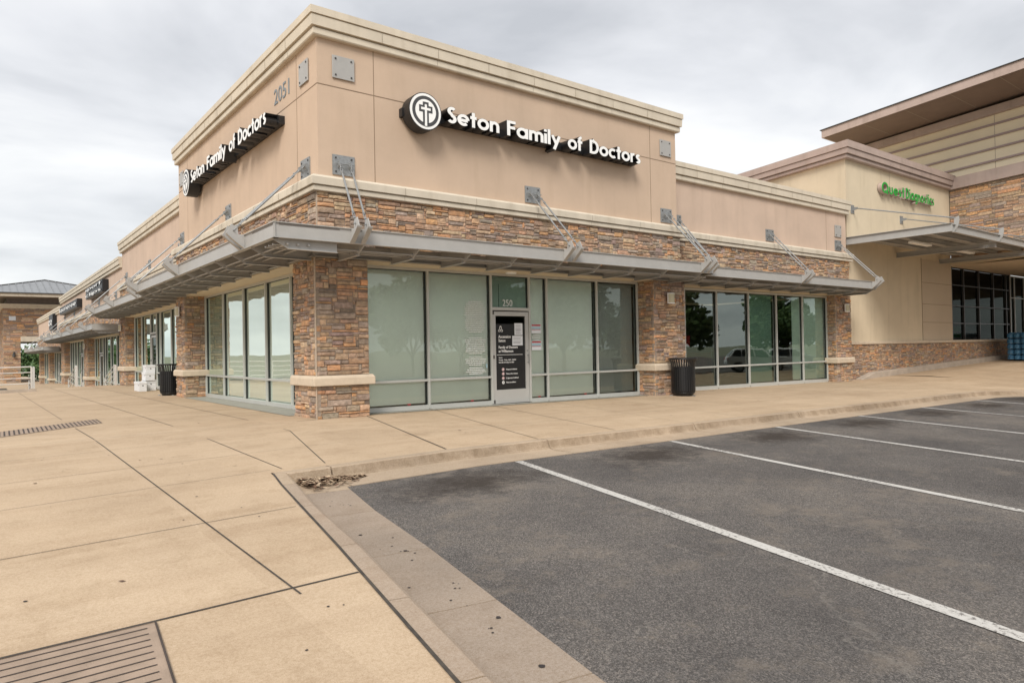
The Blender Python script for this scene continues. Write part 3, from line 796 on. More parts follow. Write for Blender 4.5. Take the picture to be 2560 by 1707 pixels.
def door(root, F, a0, a1, z0, zt, with_panel=False, glass='glass'):
    P = F.P
    b = MB(); st = .095
    b.fbox(F, a0, a0 + st, -.055, .005, z0 + .012, zt); b.fbox(F, a1 - st, a1, -.055, .005, z0 + .012, zt)
    b.fbox(F, a0 + st, a1 - st, -.055, .004, zt - .10, zt); b.fbox(F, a0 + st, a1 - st, -.055, .004, z0 + .012, z0 + .33)
    d = b.build('entrance_door', 'doorskin', root, bevel=.004)
    b = MB(); b.add([P(a0 + st, -.03, z0 + .33), P(a1 - st, -.03, z0 + .33), P(a1 - st, -.03, zt - .10), P(a0 + st, -.03, zt - .10)], [(0, 1, 2, 3)])
    b.build('door_glass', 'glassd', d, recalc=False)
    b = MB(); g = .012
    b.fbox(F, a0 + st, a1 - st, -.028, -.012, z0 + .33, z0 + .33 + g); b.fbox(F, a0 + st, a1 - st, -.028, -.012, zt - .10 - g, zt - .10)
    b.build('gasket', 'frame_in', d)
    b = MB()   # pull handle and lock on the right stile, pivots on the left
    hs = a1 - .048 if F.sgn == 1 else a0 + .048
    hz_ = z0 + .93
    b.tube(P(hs, .06, hz_), P(hs, .06, hz_ + .20), .011)
    for zz in (hz_ + .015, hz_ + .185): b.tube(P(hs, .0, zz), P(hs, .06, zz), .009)
    b.tube(P(hs, .0, hz_ + .29), P(hs, .012, hz_ + .29), .02, n=14)
    b.build('door_handle', 'galv', d)
    b = MB(); ps = a0 + .015 if F.sgn == 1 else a1 - .015
    for zz in (z0 + .03, z0 + 1.05, zt - .07): b.fbox(F, ps - .022, ps + .022, .006, .026, zz, zz + .075)
    b.build('hinge', 'bolt', d)
    b = MB(); b.fbox(F, a0, a1, -.10, .035, z0 - .03, z0 + .010)
    b.build('threshold', 'frame_in', d)
    return d

# ------------------------------------------------------------------ canopy with its hangers
def horn(b, F, s, d0, dz, t=.018):
    P = F.P
    pts = [(0, 3.09), (-.005, 3.34), (.11, 3.335), (.12, 3.47), (.23, 3.51), (.31, 3.35), (.30, 3.32)]
    b.prism([P(s - t / 2, d0 + a, z + dz) for a, z in pts], Vector(P(s + t / 2, 0, 0)) - Vector(P(s - t / 2, 0, 0)))
    # outer flange along the curved lower edge
    e = [(0, 3.086), (.10, 3.16), (.21, 3.245), (.30, 3.325), (.315, 3.352)]
    for (a, z), (a2, z2) in zip(e, e[1:]):
        b.hexa([P(s - .045, d0 + a, z + dz - .008), P(s + .045, d0 + a, z + dz - .008), P(s + .045, d0 + a2, z2 + dz - .008), P(s - .045, d0 + a2, z2 + dz - .008),
                P(s - .045, d0 + a, z + dz + .003), P(s + .045, d0 + a, z + dz + .003), P(s + .045, d0 + a2, z2 + dz + .003), P(s - .045, d0 + a2, z2 + dz + .003)])
def rod_assembly(b, p0, p1, side):
    """clevis, turnbuckle, pipe, turnbuckle, clevis from wall pin p0 to horn p1"""
    p0, p1, side = Vector(p0), Vector(p1), Vector(side).normalized()
    L = (p1 - p0).length; d = (p1 - p0) / L
    def fork(p, dr):
        for sg in (-1, 1): b.tube(p + side * .018 * sg - dr * .02, p + side * .018 * sg + dr * .075, .009, .008, n=6)
        b.tube(p + dr * .07 - side * .02, p + dr * .07 + side * .02, .012, n=6)
    fork(p0, d); fork(p1, -d)
    def tb(t):   # turnbuckle body of two bars
        a, c = p0 + d * (t - .075), p0 + d * (t + .075)
        for sg in (-1, 1): b.tube(a + side * .019 * sg, c + side * .019 * sg, .0075, n=6)
        for q in (a, c): b.tube(q - d * .012, q + d * .012, .024, .024, n=8)
    t1, t2 = .24, L - .24
    tb(t1); tb(t2)
    b.tube(p0 + d * .07, p0 + d * (t1 - .03), .010); b.tube(p1 - d * .07, p0 + d * (t2 + .03), .010)
    b.tube(p0 + d * (t1 + .05), p0 + d * (t1 + .12), .012); b.tube(p0 + d * (t2 - .12), p0 + d * (t2 - .05), .012)
    b.tube(p0 + d * (t1 + .11), p0 + d * (t2 - .11), .0185, n=10)
    b.tube(p0 + d * (t1 + .10), p0 + d * (t1 + .125), .025, n=10); b.tube(p0 + d * (t2 - .125), p0 + d * (t2 - .10), .025, n=10)
def plate_mesh(b, bb, F, sc, zc, dw, w_=.45, h_=.38):
    b.fbox(F, sc - w_ / 2, sc + w_ / 2, dw, dw + .022, zc - h_ / 2, zc + h_ / 2)
    for sx in (-1, 1):
        for sz in (-1, 1):
            c = (sc + sx * (w_ / 2 - .065), zc + sz * (h_ / 2 - .06))
            bb.tube(F.P(c[0], dw + .02, c[1]), F.P(c[0], dw + .034, c[1]), .019, n=6)
def canopy(label, F, s0, s1, D, dz, ties, outr, ends=(False, False), loc=(0, 0, 0), wall=-.17, corner=0, group='steel canopies over the shopfronts', detail=True):
    """ties: list of (plate centre, [horn positions]); outr: outrigger positions; D: beam distance from the pier face"""
    c = thing('canopy', label, 'canopy', loc, group=group)
    P = F.P
    b = MB(); z0, z1 = 3.086 + dz, 3.343 + dz
    b.fbox(F, s0, s1, D - .028, D - .016, z0, z1)
    b.fbox(F, s0, s1, D - .09, D + .008, z1 - .013, z1 + .001); b.fbox(F, s0, s1, D - .09, D + .008, z0 - .001, z0 + .013)
    for k, e_ in enumerate(ends):
        if e_:
            s = s0 if k == 0 else s1; sg = 1 if k == 0 else -1
            b.fbox(F, s, s + sg * .012, .06, D - .03, z0 - .02, z1)
            b.fbox(F, s - .001, s + sg * .06, .06, D - .03, z0 - .03, z0 - .02)
    b.build('fascia_beam', 'steel', c)
    b = MB(); b.fbox(F, s0 + .01, s1 - .01, .0 if not corner else .0, D - .09, 3.295 + dz, 3.318 + dz)
    b.build('deck', 'steeld', c)
    b = MB(); lw0 = max(s0, corner)
    b.fbox(F, lw0, s1, .0, .012, 2.975 + dz, 3.23 + dz); b.fbox(F, lw0, s1, .0, .07, 2.975 + dz, 2.987 + dz)
    b.build('wall_channel', 'steel', c)
    for s in outr:
        b = MB()
        q = [P(s, .01, 3.29 + dz), P(s, D - .03, 3.29 + dz), P(s, D - .03, 3.06 + dz), P(s, D - .26, 2.935 + dz), P(s, .01, 2.925 + dz)]
        b.prism(q, Vector(P(s + .012, 0, 0)) - Vector(P(s, 0, 0)))
        b.hexa([P(s - .035, .01, 2.913 + dz), P(s + .047, .01, 2.913 + dz), P(s + .047, D - .27, 2.923 + dz), P(s - .035, D - .27, 2.923 + dz),
                P(s - .035, .01, 2.924 + dz), P(s + .047, .01, 2.924 + dz), P(s + .047, D - .27, 2.934 + dz), P(s - .035, D - .27, 2.934 + dz)])
        if detail:
            for dd in (.52, .70, .88):
                b.tube(P(s - .03, dd, 3.005 + dz), P(s + .042, dd, 3.005 + dz), .024, n=8)
        b.build('outrigger', 'steel', c)
    for dd in (.52, .70, .88):
        b = MB(); b.tube(P(s0 + .06, dd, 3.005 + dz), P(s1 - .02, dd, 3.005 + dz), .015, n=8)
        b.build('shade_tube', 'steel', c)
    for pc, hs in ties:
        b = MB(); bb = MB(); zc = 4.775 + dz
        plate_mesh(b, bb, F, pc, zc, wall)
        for h in (-.11, .11):
            b.prism([P(pc + h - .008, wall + .02, zc - .07), P(pc + h - .008, wall + .02, zc + .08), P(pc + h - .008, wall + .11, zc + .035), P(pc + h - .008, wall + .11, zc - .03)], Vector(P(.016, 0, 0)) - Vector(P(0, 0, 0)))
        b.tube(P(pc - .20, wall + .085, zc + .01), P(pc + .20, wall + .085, zc + .01), .011)
        w1 = b.build('wall_plate', 'galv', c); bb.build('bolts', 'bolt', w1)
        b = MB()
        for h in hs: horn(b, F, h, D - .01, dz)
        b.build('hanger_bracket', 'steel', c)
        for h, hp in zip((-.11, .11), hs):
            b = MB(); rod_assembly(b, P(pc + h, wall + .085, zc + .01), P(hp + .035 * 0, D + .175, 3.405 + dz), Vector(P(1, 0, 0)) - Vector(P(0, 0, 0)))
            b.tube(P(hp - .05, D + .18, 3.40 + dz), P(hp + .05, D + .18, 3.40 + dz), .010)
            b.build('tie_rod', 'galv', c)
    return c

# ------------------------------------------------------------------ text helpers
def txt(body, size, F, s, d, z, matn, parent, depth=.0015, align='LEFT', name='lettering', bold=0.0, flip=None, xs=1.0):
    cu = bpy.data.curves.new('t', 'FONT'); cu.body = body; cu.size = size; cu.align_x = align; cu.extrude = depth; cu.offset = bold; cu.resolution_u = 3
    to = bpy.data.objects.new('t', cu); COL.objects.link(to)
    dg = bpy.context.evaluated_depsgraph_get(); me = bpy.data.meshes.new_from_object(to.evaluated_get(dg))
    bpy.data.objects.remove(to); bpy.data.curves.remove(cu)
    sg = 1 if F.sgn == 1 else -1
    b = MB()
    b.add([F.P(s + sg * v.co.x * xs, d + v.co.z, z + v.co.y) for v in me.vertices], [tuple(p.vertices) for p in me.polygons])
    bpy.data.meshes.remove(me)
    return b.build(name, matn, parent)

def arc(cx, cy, rx, ry, a0, a1, n=14):
    return [(cx + rx * math.cos(math.radians(a0 + (a1 - a0) * i / n)), cy + ry * math.sin(math.radians(a0 + (a1 - a0) * i / n))) for i in range(n + 1)]
# strokes of a geometric bold alphabet: cap height 1, x-height .70, stroke .17
W_ = .175; H = W_ / 2; XH = .70; R_o = XH / 2 - H + .01
GL_ = {
 'S': (.56, [arc(.30, .74, .175, .175, 35, 250, 12) + arc(.28, .27, .19, .185, 75, -150, 14)]),
 'e': (.70, [[(H, XH / 2 - .02), (.62, XH / 2 - .02)], arc(.35, XH / 2, R_o, R_o, 0, 315, 22)]),
 't': (.40, [[(.20, 0), (.20, .95)], [(0, XH - .08), (.40, XH - .08)]]),
 'o': (.70, [arc(.35, XH / 2, R_o, R_o, 0, 360, 26)]),
 'n': (.60, [[(H, 0), (H, XH)], arc(.30, .39, .30 - H, .31 - H, 180, 0, 12) + [(.60 - H, 0)]]),
 'F': (.54, [[(H, 0), (H, 1)], [(W_ * .6, 1 - H), (.54, 1 - H)], [(W_ * .6, .55), (.50, .55)]]),
 'a': (.72, [arc(.35, XH / 2, R_o, R_o, 0, 360, 26), [(.72 - H, 0), (.72 - H, XH)]]),
 'm': (.94, [[(H, 0), (H, XH)], arc(.28, .42, .28 - H, .28 - H, 180, 0, 10) + [(.56 - H, 0)], arc(.66, .42, .28 - H, .28 - H, 180, 0, 10) + [(.94 - H, 0)]]),
 'i': (.18, [[(H, 0), (H, XH)], [(H, .80), (H, .98)]]),
 'l': (.18, [[(H, 0), (H, 1.04)]]),
 'y': (.62, [[(.06, XH), (.34, .10)], [(.56, XH), (.18, -.28)]]),
 'f': (.40, [[(.15, 0), (.15, .80)] + arc(.30, .80, .15, .15, 180, 75, 7), [(0, XH - .08), (.38, XH - .08)]]),
 'D': (.72, [[(H, 0), (H, 1)], [(W_ * .6, 1 - H), (.26, 1 - H)] + arc(.26, .5, .37, .5 - H, 90, -90, 16) + [(W_ * .6, H)]]),
 'c': (.58, [arc(.35, XH / 2, R_o, R_o, 48, 312, 18)]),
 'r': (.40, [[(H, 0), (H, XH)], arc(.30, .42, .30 - H, .30 - H, 180, 75, 8)]),
 's': (.42, [arc(.22, .50, .115, .11, 30, 245, 9) + arc(.21, .205, .125, .12, 70, -150, 9)]),
 'p': (.72, [arc(.37, XH / 2, R_o, R_o, 0, 360, 26), [(H, -.3), (H, XH)]]),
 'u': (.60, [[(H, XH), (H, .31)] + arc(.30, .31, .30 - H, .31 - H, 180, 360, 10) + [(.60 - H, XH)]]),
 'Q': (1.0, [arc(.5, .5, .42, .42, 0, 360, 28), [(.55, .30), (.92, -.02)]]),
 'g': (.72, [arc(.35, XH / 2, R_o, R_o, 0, 360, 26), [(.72 - H, XH), (.72 - H, -.05)] + arc(.38, -.05, .25, .16, 0, -140, 8)]),
}
def ribbon(b, pts, tr, w_, d0, d1, mi_front=1, mi_side=0):
    closed = (Vector(pts[0]) - Vector(pts[-1])).length < 1e-3
    P2 = [Vector(p) for p in (pts[:-1] if closed else pts)]; n = len(P2); L, R = [], []
    for i, p in enumerate(P2):
        if closed or 0 < i < n - 1: t1 = (p - P2[i - 1]).normalized(); t2 = (P2[(i + 1) % n] - p).normalized()
        elif i == 0: t1 = t2 = (P2[1] - p).normalized()
        else: t1 = t2 = (p - P2[i - 1]).normalized()
        n1, n2 = Vector((-t1.y, t1.x)), Vector((-t2.y, t2.x)); m = (n1 + n2)
        m = m.normalized() if m.length > 1e-4 else n1
        k = w_ / 2 / max(m.dot(n1), .5); L.append(p + m * k); R.append(p - m * k)
    seg = n if closed else n - 1
    vs = []
    for i in range(n): vs += [tr(L[i], d1), tr(R[i], d1), tr(L[i], d0), tr(R[i], d0)]
    ff, fsd = [], []
    for i in range(seg):
        a, c = 4 * i, 4 * ((i + 1) % n)
        ff.append((a, a + 1, c + 1, c)); fsd += [(a, c, c + 2, a + 2), (a + 1, a + 3, c + 3, c + 1)]
    if not closed: fsd += [(0, 2, 3, 1), (4 * (n - 1), 4 * (n - 1) + 1, 4 * (n - 1) + 3, 4 * (n - 1) + 2)]
    k0 = len(b.v); b.v.extend(vs)
    for f in ff: b.f.append(tuple(k0 + i for i in f)); b.m.append(mi_front)
    for f in fsd: b.f.append(tuple(k0 + i for i in f)); b.m.append(mi_side)
def channel_word(word, F, s0, s1, z0, cap, d0, d1, parent, mats, gap=.062, nm='letter', wscale=1.0, rim=True):
    tot = sum(GL_[c][0] for c in word) + gap * (len(word) - 1)
    sx = abs(s1 - s0) / tot; sg = 1 if s1 > s0 else -1; x = 0
    for ch in word:
        wd, strokes = GL_[ch]; b = MB()
        for k, st in enumerate(strokes):
            tr = lambda q, dd, x=x: F.P(s0 + sg * (x + q[0]) * sx, dd, z0 + q[1] * cap)
            # return (side can) slightly wider than the lit face
            ribbon(b, [(p[0], p[1]) for p in st], tr, W_ * wscale * (1.22 if rim else 1.0), d0, d1 - k * .0007, 0, 0)
            st2 = st
            if (Vector(st[0]) - Vector(st[-1])).length > 1e-3:   # face stops just short of the rim
                a, c2 = Vector(st[0]), Vector(st[-1]); da = (Vector(st[1]) - a).normalized() * .012; dc = (Vector(st[-2]) - c2).normalized() * .012
                st2 = [tuple(a + da)] + st[1:-1] + [tuple(c2 + dc)]
            ribbon(b, st2, tr, W_ * wscale * 1.04, d1 - .01, d1 + .004 + (0 if k == 0 else k * .0008), 1, 1)
        b.build(nm, mats, parent, recalc=False)
        x += wd + gap

# ------------------------------------------------------------------ wall lamps and plain plates
def wall_lamp(F, s, z, label):
    """half-round sconce with a pale diffuser"""
    o = thing('wall_lamp', label, 'wall lamp', F.P(s, 0, z - .14), group='wall lamps on the stone piers', world=True)
    b = MB(); hw, hh, dp = .125, .145, .11; N = 8
    def ring(zz, r, d_): return [F.P(s + hw * r * math.cos(PI * i / N), d_ * math.sin(PI * i / N) , zz) for i in range(N + 1)]
    for za, zb_ in ((z + hh - .03, z + hh), (z - hh, z - hh + .03)):
        r0 = ring(za, 1, dp); r1 = ring(zb_, .92, dp * .85) if za > z else ring(zb_, 1, dp)
        vs = r0 + r1; n = N + 1
        b.add(vs, [(i, i + 1, n + i + 1, n + i) for i in range(N)] + [tuple(range(n)), tuple(range(n, 2 * n)), (0, n, 2 * n - 1, n - 1)])
    for sg in (-1, 1): b.fbox(F, s + sg * hw - .008, s + sg * hw + .008, .0, .03, z - hh, z + hh)
    b.build('lamp_frame', 'white', o)
    b = MB(); vs = ring(z - hh + .03, .93, dp * .93) + ring(z + hh - .03, .93, dp * .93); n = N + 1
    b.add(vs, [(i, i + 1, n + i + 1, n + i) for i in range(N)]); b.build('diffuser', 'lampglass', o, recalc=False)
    return o
def blank_plate(F, s, z, label):
    o = thing('wall_plate', label, 'wall plate', F.P(s, 0, z - .2), group='grey bolted steel plates on the upper walls')
    b = MB(); bb = MB(); plate_mesh(b, bb, F, s, z, .012, .45, .43)
    b.fbox(F, s - .20, s + .20, 0, .012, z - .19, z + .19)
    p = b.build('plate', 'steel', o, bevel=.003); bb.build('bolts', 'bolt', o)
    return o

# ================================================================== CORNER BUILDING
cb = thing('corner_building', 'tan stucco corner building with stone band and the round emblem signs, nearest the camera', 'shop building', (5.3, 5.6, 0))
SR, SL = Right(.17), Left(.17)
b = MB(); b.box(.17, 10.53, .17, 11.16, 3.02, 7.45)
b.build('upper_wall', 'stucco', cb)
joints_on(cb, SR, [(1.335, 4.5, 7.13), (9.47, 4.5, 7.13)], [(6.26, .17, 10.53)])
joints_on(cb, SL, [(1.20, 4.5, 7.13), (10.06, 4.5, 7.13)], [(6.26, .17, 11.16)])
cornice(cb, [(5, 11.16), (.17, 11.16), (.17, .17), (10.53, .17), (10.53, 5)], 7.63)
band(cb, [(2, 11.16), (.17, 11.16), (.17, .17), (10.53, .17), (10.53, 1.5)])
stones(Right(.095), .10, 10.53, .012, 3.0, 4.215, 'stone_band', cb, 31)
stones(Left(.095), .10, 11.16, .012, 3.0, 4.215, 'stone_band', cb, 32)
b = MB(); b.box(.085, .104, .085, .104, 3.0, 4.21); b.build('mortar_edge', 'mortarp', cb)
b = MB(); b.box(.03, 10.5, .03, 11.1, 2.965, 3.02); b.build('soffit', 'soffit', cb)
pier(cb, 0, 1.07, 0, 1.12, 2.964, 3, 'SW', base=0, mortar_edge=True)
pier(cb, 9.3, 10.6, 0, .62, 2.964, 4, 'SW', base=-.09, cap=(.66, .85))
pier(cb, 0, .62, 9.95, 11.05, 2.964, 5, 'SW', base=-.03, cap=(.62, .81))
zbR = lambda s: G(s, 0) + .035
F1 = Right(.566)
storefront(cb, F1, [1.05, 2.717, 4.385, 5.505, 6.055, 7.745, 9.275], 2.95, .59, zbR, panes={0: 'shade', 1: 'shade', 2: ('shade', .0, .0, 'shade2'), 3: 'shade', 4: ('shade', .013, .07, 'shade'), 5: 'blind'}, doors=(2,))
dR = door(cb, F1, 4.415, 5.475, -.045, 2.115 - .03, glass='glassd')
zbL = lambda s: -.003 * s + .03
F1L = Left(.60)
storefront(cb, F1L, [1.10, 2.84, 4.50, 6.23, 8.07, 9.93], 2.95, .60, zbL, panes={0: ('shade', .03, .03, 'shade'), 1: ('shade', .03, .03, 'shade'), 2: ('shade', .03, .03, 'shade'), 3: ('shade', .03, .03, 'shade'), 4: ('shade', .03, .03, 'shade2')}, glassm='glassl')
# room behind the glass
b = MB()
b.add([(.7, .7, -.06), (10.4, .7, -.06), (10.4, 10.9, -.06), (.7, 10.9, -.06)], [(0, 1, 2, 3)], 1)
b.add([(4, 4.2, -.06), (10.4, 4.2, -.06), (10.4, 4.2, 2.96), (4, 4.2, 2.96)], [(0, 1, 2, 3)])
b.add([(4, 4.2, -.06), (4, 10.9, -.06), (4, 10.9, 2.96), (4, 4.2, 2.96)], [(0, 1, 2, 3)])
b.add([(10.4, .7, -.06), (10.4, 4.2, -.06), (10.4, 4.2, 2.96), (10.4, .7, 2.96)], [(0, 1, 2, 3)])
b.add([(.7, 10.9, -.06), (4, 10.9, -.06), (4, 10.9, 2.96), (.7, 10.9, 2.96)], [(0, 1, 2, 3)])
b.build('interior', ['dark', 'floor_in'], cb, recalc=False)
# small parts under the soffit
b = MB(); b.tube((4.78, .30, 2.965), (4.78, .30, 2.93), .13, .12, n=18); b.build('ceiling_light', 'white', cb)
# black vinyl door panel with its lettering
PF = Right(.566)
b = MB(); b.fbox(PF, 4.52, 5.37, -.026, -.022, .29, 1.80); b.build('door_panel', 'sign_black', dR)
ds = -.0215
b = MB()   # three-looped emblem
for cx, cz in ((4.665, 1.70), (4.63, 1.645), (4.70, 1.645)):
    ribbon(b, arc(0, 0, .030, .030, 0, 360, 12), lambda q, dd, cx=cx, cz=cz: PF.P(cx + q[0] * .9, dd, cz + q[1] * (1.5 if cz > 1.68 else .8)), .014, ds, ds + .002, 0, 0)
b.build('emblem', 'white', dR, recalc=False)
for body, size, z, bold, x in (('Ascension', .095, 1.475, .003, 4.60), ('Seton', .095, 1.385, .003, 4.60), ('Family of Doctors', .083, 1.235, .003, 4.60), ('at Williamson', .083, 1.145, .003, 4.60),
                               ('Hours:', .042, 1.01, .001, 4.60), ('Monday - Friday  8AM - 5:00PM', .042, .955, .001, 4.60), ('Saturday & Sunday CLOSED', .042, .90, .001, 4.60),
                               ('Weapons Prohibited', .042, .735, .001, 4.80), ('Tobacco-free Campus', .042, .635, .001, 4.80), ('E-Cigarettes Prohibited', .042, .535, .001, 4.80), ('Video Surveillance', .042, .435, .001, 4.80)):
    txt(body, size, PF, x, ds, z, 'white', dR, bold=bold * .6, xs=.92)
b = MB(); b.fbox(PF, 4.545, 5.30, ds, ds + .002, 1.083, 1.092); b.build('rule_line', 'white', dR)
for k, z in enumerate((.75, .65, .55, .45)):
    b = MB(); b.tube(PF.P(4.72, ds, z), PF.P(4.72, ds + .002, z), .036, n=16); o = b.build('round_symbol', 'white', dR)
    b = MB()
    if k < 3:
        ribbon(b, arc(0, 0, .027, .027, 0, 360, 16), lambda q, dd, z=z: PF.P(4.72 + q[0], dd, z + q[1]), .008, ds + .002, ds + .0035, 0, 0)
        ribbon(b, [(-.018, .018), (.018, -.018)], lambda q, dd, z=z: PF.P(4.72 + q[0], dd, z + q[1]), .007, ds + .002, ds + .004, 0, 0)
    else:
        b.fbox(PF, 4.705, 4.735, ds + .002, ds + .0035, z - .011, z + .011)
    b.build('symbol_mark', 'red' if k < 3 else 'sign_black', o, recalc=False)
txt('250', .215, PF, 4.745, -.040, 2.215, 'white', cb, name='suite_number', bold=-.001, xs=.93)
b = MB(); b.fbox(PF, 4.66, 4.668, -.075, -.07, 2.15, 2.72); b.build('hanging_cable', 'frame_in', cb)
# notices taped to the glass (each a thing of its own)
def notice(label, x0, x1, z0, z1, kind):
    o = thing('paper_notice', label, 'notice', ((x0 + x1) / 2, .56, z0), group='paper notices on the entrance glass')
    b = MB(); b.fbox(PF, x0, x1, -.0195, -.018, z0, z1); p = b.build('sheet', 'paper', o)
    b = MB(); rg = random.Random(int(x0 * 1000 + z0 * 77)); h = z1 - z0
    if kind == 'text':
        z = z1 - .05
        while z > z0 + .03:
            b.fbox(PF, x0 + .03, x1 - rg.uniform(.03, .08), -.0178, -.0172, z, z + .004); z -= rg.choice([.012, .012, .03])
        b.build('printed_lines', 'ink', o)
    else:
        b.fbox(PF, x0 + .012, x1 - .012, -.0178, -.0172, z1 - .045, z1 - .008); b.fbox(PF, x0 + .012, x1 - .012, -.0178, -.0172, z0 + h * .38, z0 + h * .45)
        b.build('red_bars', 'red', o)
        b = MB(); b.fbox(PF, x0 + .012, x1 - .012, -.0178, -.0172, z0 + h * .46, z1 - .055); b.build('blue_field', 'blueprint', o)
notice('white paper notice taped near the top of the door glass', 5.07, 5.31, 1.54, 1.82, 'text')
notice('wider white paper notice taped below another, covering the end of a word on the door', 5.00, 5.31, 1.30, 1.525, 'text')
notice('upper red barred poster on the narrow pane right of the door', 5.58, 5.88, 1.58, 1.80, 'bars')
notice('lower red barred poster on the narrow pane right of the door', 5.58, 5.88, 1.18, 1.40, 'bars')
# rows of small white legal text on the second pane, and on the narrow pane
def legal(x0, x1, rows, z0, nm='window_lettering'):
    rg = random.Random(5); z = z0; xc = (x0 + x1) / 2
    for n, gap in rows:
        b = MB()
        for i in range(n):
            hw = (x1 - x0) / 2 * rg.uniform(.82, 1.0) if i not in (0, n - 1) else (x1 - x0) / 2 * .62
            x = xc - hw
            while x < xc + hw:
                wl_ = rg.uniform(.02, .07)
                b.fbox(PF, x, min(x + wl_, xc + hw), -.0435, -.0425, z, z + .017); x += wl_ + .010
            z -= .042
        z -= gap
        b.build(nm, 'white', cb)
legal(3.68, 4.26, [(17, .10), (9, .05), (5, .03), (4, 0)], 2.28)
legal(5.60, 5.89, [(4, .0)], 1.54)
b = MB()
for x in (2.22, 3.82, 5.78, 7.3): b.fbox(PF, x, x + .075, -.044, -.042, .015 + G(x, 0) + .09, .04 + G(x, 0) + .09)
b.build('red_sticker', 'red', cb)
b = MB(); b.fbox(PF, 4.255, 4.29, -.044, -.042, .80, .89); b.build('blue_sticker', 'blueprint', cb)

# street number on the left face
txt('2051', .455, SL, 2.48, .004, 6.49, 'num', cb, depth=.008, name='street_number', bold=.002, xs=1.1)

# plates
blank_plate(SR, .69, 6.64, 'bolted grey plate right of the corner edge, high above the entrance side')
blank_plate(SR, 10.08, 6.62, 'bolted grey plate at the far right end of the lettered wall')
blank_plate(SL, .77, 6.64, 'bolted grey plate beside the street number, just left of the corner edge')
blank_plate(SL, 10.7, 6.60, 'bolted grey plate half hidden behind the round emblem at the far left end')

# illuminated signs
def family_sign(label, F, smap, dc, dsc, loc):
    """smap: positions of the words; dc: emblem centre s"""
    o = thing('wall_sign', label, 'sign', loc, group='family of doctors signs')
    D0, D1 = .13, .37
    b = MB(); a0, a1 = sorted((dc - dsc * .40, smap[-1][2] + dsc * .06))
    b.fbox(F, a0, a1, .0, .13, 5.93, 6.10); b.build('raceway', 'sign_black', o)
    # emblem
    zc = 6.03; R = .365; N = 40
    def disc(r, d_, mi, bld, d0=None):
        v = [F.P(dc + r * math.cos(2 * PI * i / N), d_, zc + r * math.sin(2 * PI * i / N)) for i in range(N)]
        bld.add(v, [tuple(range(N))], mi)
    b = MB(); b.tube(F.P(dc, D0 - .06, zc), F.P(dc, D1, zc), R + .012, n=N)
    em_ = b.build('emblem', 'sign_black', o)
    for r, dd, mt, nm in ((R - .005, .004, 'white', 'ring'), (.308, .008, 'signgrey', 'ring'), (.238, .012, 'white', 'ring')):
        b = MB(); b.tube(F.P(dc, D1, zc), F.P(dc, D1 + dd, zc), r, n=N); b.build(nm, mt, em_)
    def cross(sc, top, bot, arm, y0, dd, mt, w_):
        b = MB(); sg = dsc
        tr = lambda q, d_: F.P(dc + sg * q[0], d_, zc + q[1])
        ribbon(b, [(0, bot), (0, top)], tr, w_, D1, D1 + dd, 0, 0); ribbon(b, [(-arm, y0), (arm, y0)], tr, w_, D1, D1 + dd + .0008, 0, 0)
        b.build('cross', mt, em_, recalc=False)
    cross(1, .185, -.235, .155, .045, .015, 'signgrey', .135)
    cross(1, .135, -.30, .11, .045, .019, 'white', .048)
    for wd, a, c in smap: channel_word(wd, F, a, c, 5.905, .335, D0 - .05, D1, o, ['sign_black', 'white'])
    return o
family_sign('black and white letter sign with round cross emblem, above the entrance side', SR, [('Seton', 2.80, 4.14), ('Family', 4.36, 5.92), ('of', 6.16, 6.63), ('Doctors', 6.87, 8.67)], 2.29, 1, (5.3, .1, 5.8))
family_sign('black and white letter sign with cross emblem below the street number, left side', SL, [('Seton', 8.09, 6.70), ('Family', 6.43, 4.78), ('of', 4.50, 4.02), ('Doctors', 3.80, 1.93)], 8.64, -1, (.1, 5, 5.8))

# canopies of the corner building
canopy('grey steel canopy hung by rods over the entrance with door number', Right(0), -1.13, 10.37, 1.13, 0, [(.67, (.22, .42)), (5.345, (5.14, 5.39)), (10.07, (9.86, 10.11))],
       [.45, 1.55, 2.7, 3.85, 5.1, 6.25, 7.4, 8.55, 9.9], ends=(False, True), loc=(5, -.5, 3), corner=0)
canopy('grey steel canopy with three shade tubes wrapping the left side of the corner', Left(0), -1.13, 11.0, 1.13, 0, [(.77, (.42, .64)), (5.90, (5.42, 5.64)), (10.75, (10.5, 10.72))],
       [-1.02, .12, 1.25, 2.4, 3.6, 4.8, 6.0, 7.2, 8.4, 9.6, 10.8], ends=(False, True), loc=(-.5, 5, 3), corner=0)

# ================================================================== RIGHT NEIGHBOUR
rb = thing('shop_building', 'lower tan shop with five wide panes, between the corner building and the yellow wall', 'shop building', (15.6, 5, -.15))
F2 = Right(.57)
b = MB(); b.box(10.54, 20.75, .57, 8, 3.02, 6.3); b.build('upper_wall', 'stucco_lo', rb)
joints_on(rb, F2, [(19.35, 4.5, 6.0)], [])
cornice(rb, [(10.54, .57), (20.75, .57), (20.75, 3)], 6.46)
band(rb, [(10.54, .57), (20.75, .57), (20.75, 1.0)])
stones(Right(.495), 10.6, 20.75, .012, 3.0, 4.215, 'stone_band', rb, 41)
b = MB(); b.box(10.6, 20.7, .42, 1.2, 2.93, 2.985); b.build('soffit', 'soffit', rb)
pier(rb, 19.56, 20.68, .40, .80, 2.93, 6, 'SW', base=-.17, cap=(.66, .86))
zb2 = lambda s: G(s, .4) + .05
storefront(rb, Right(.75), [10.7, 11.5, 13.04, 14.70, 16.30, 17.93, 19.56], 2.90, .56, zb2, panes={3: ('shade', .03, .15, 'shade2'), 4: ('shade', 1.05, .02, 'shade'), 5: ('shade', .01, .08, 'shade')}, glassm='glass2')
b = MB()
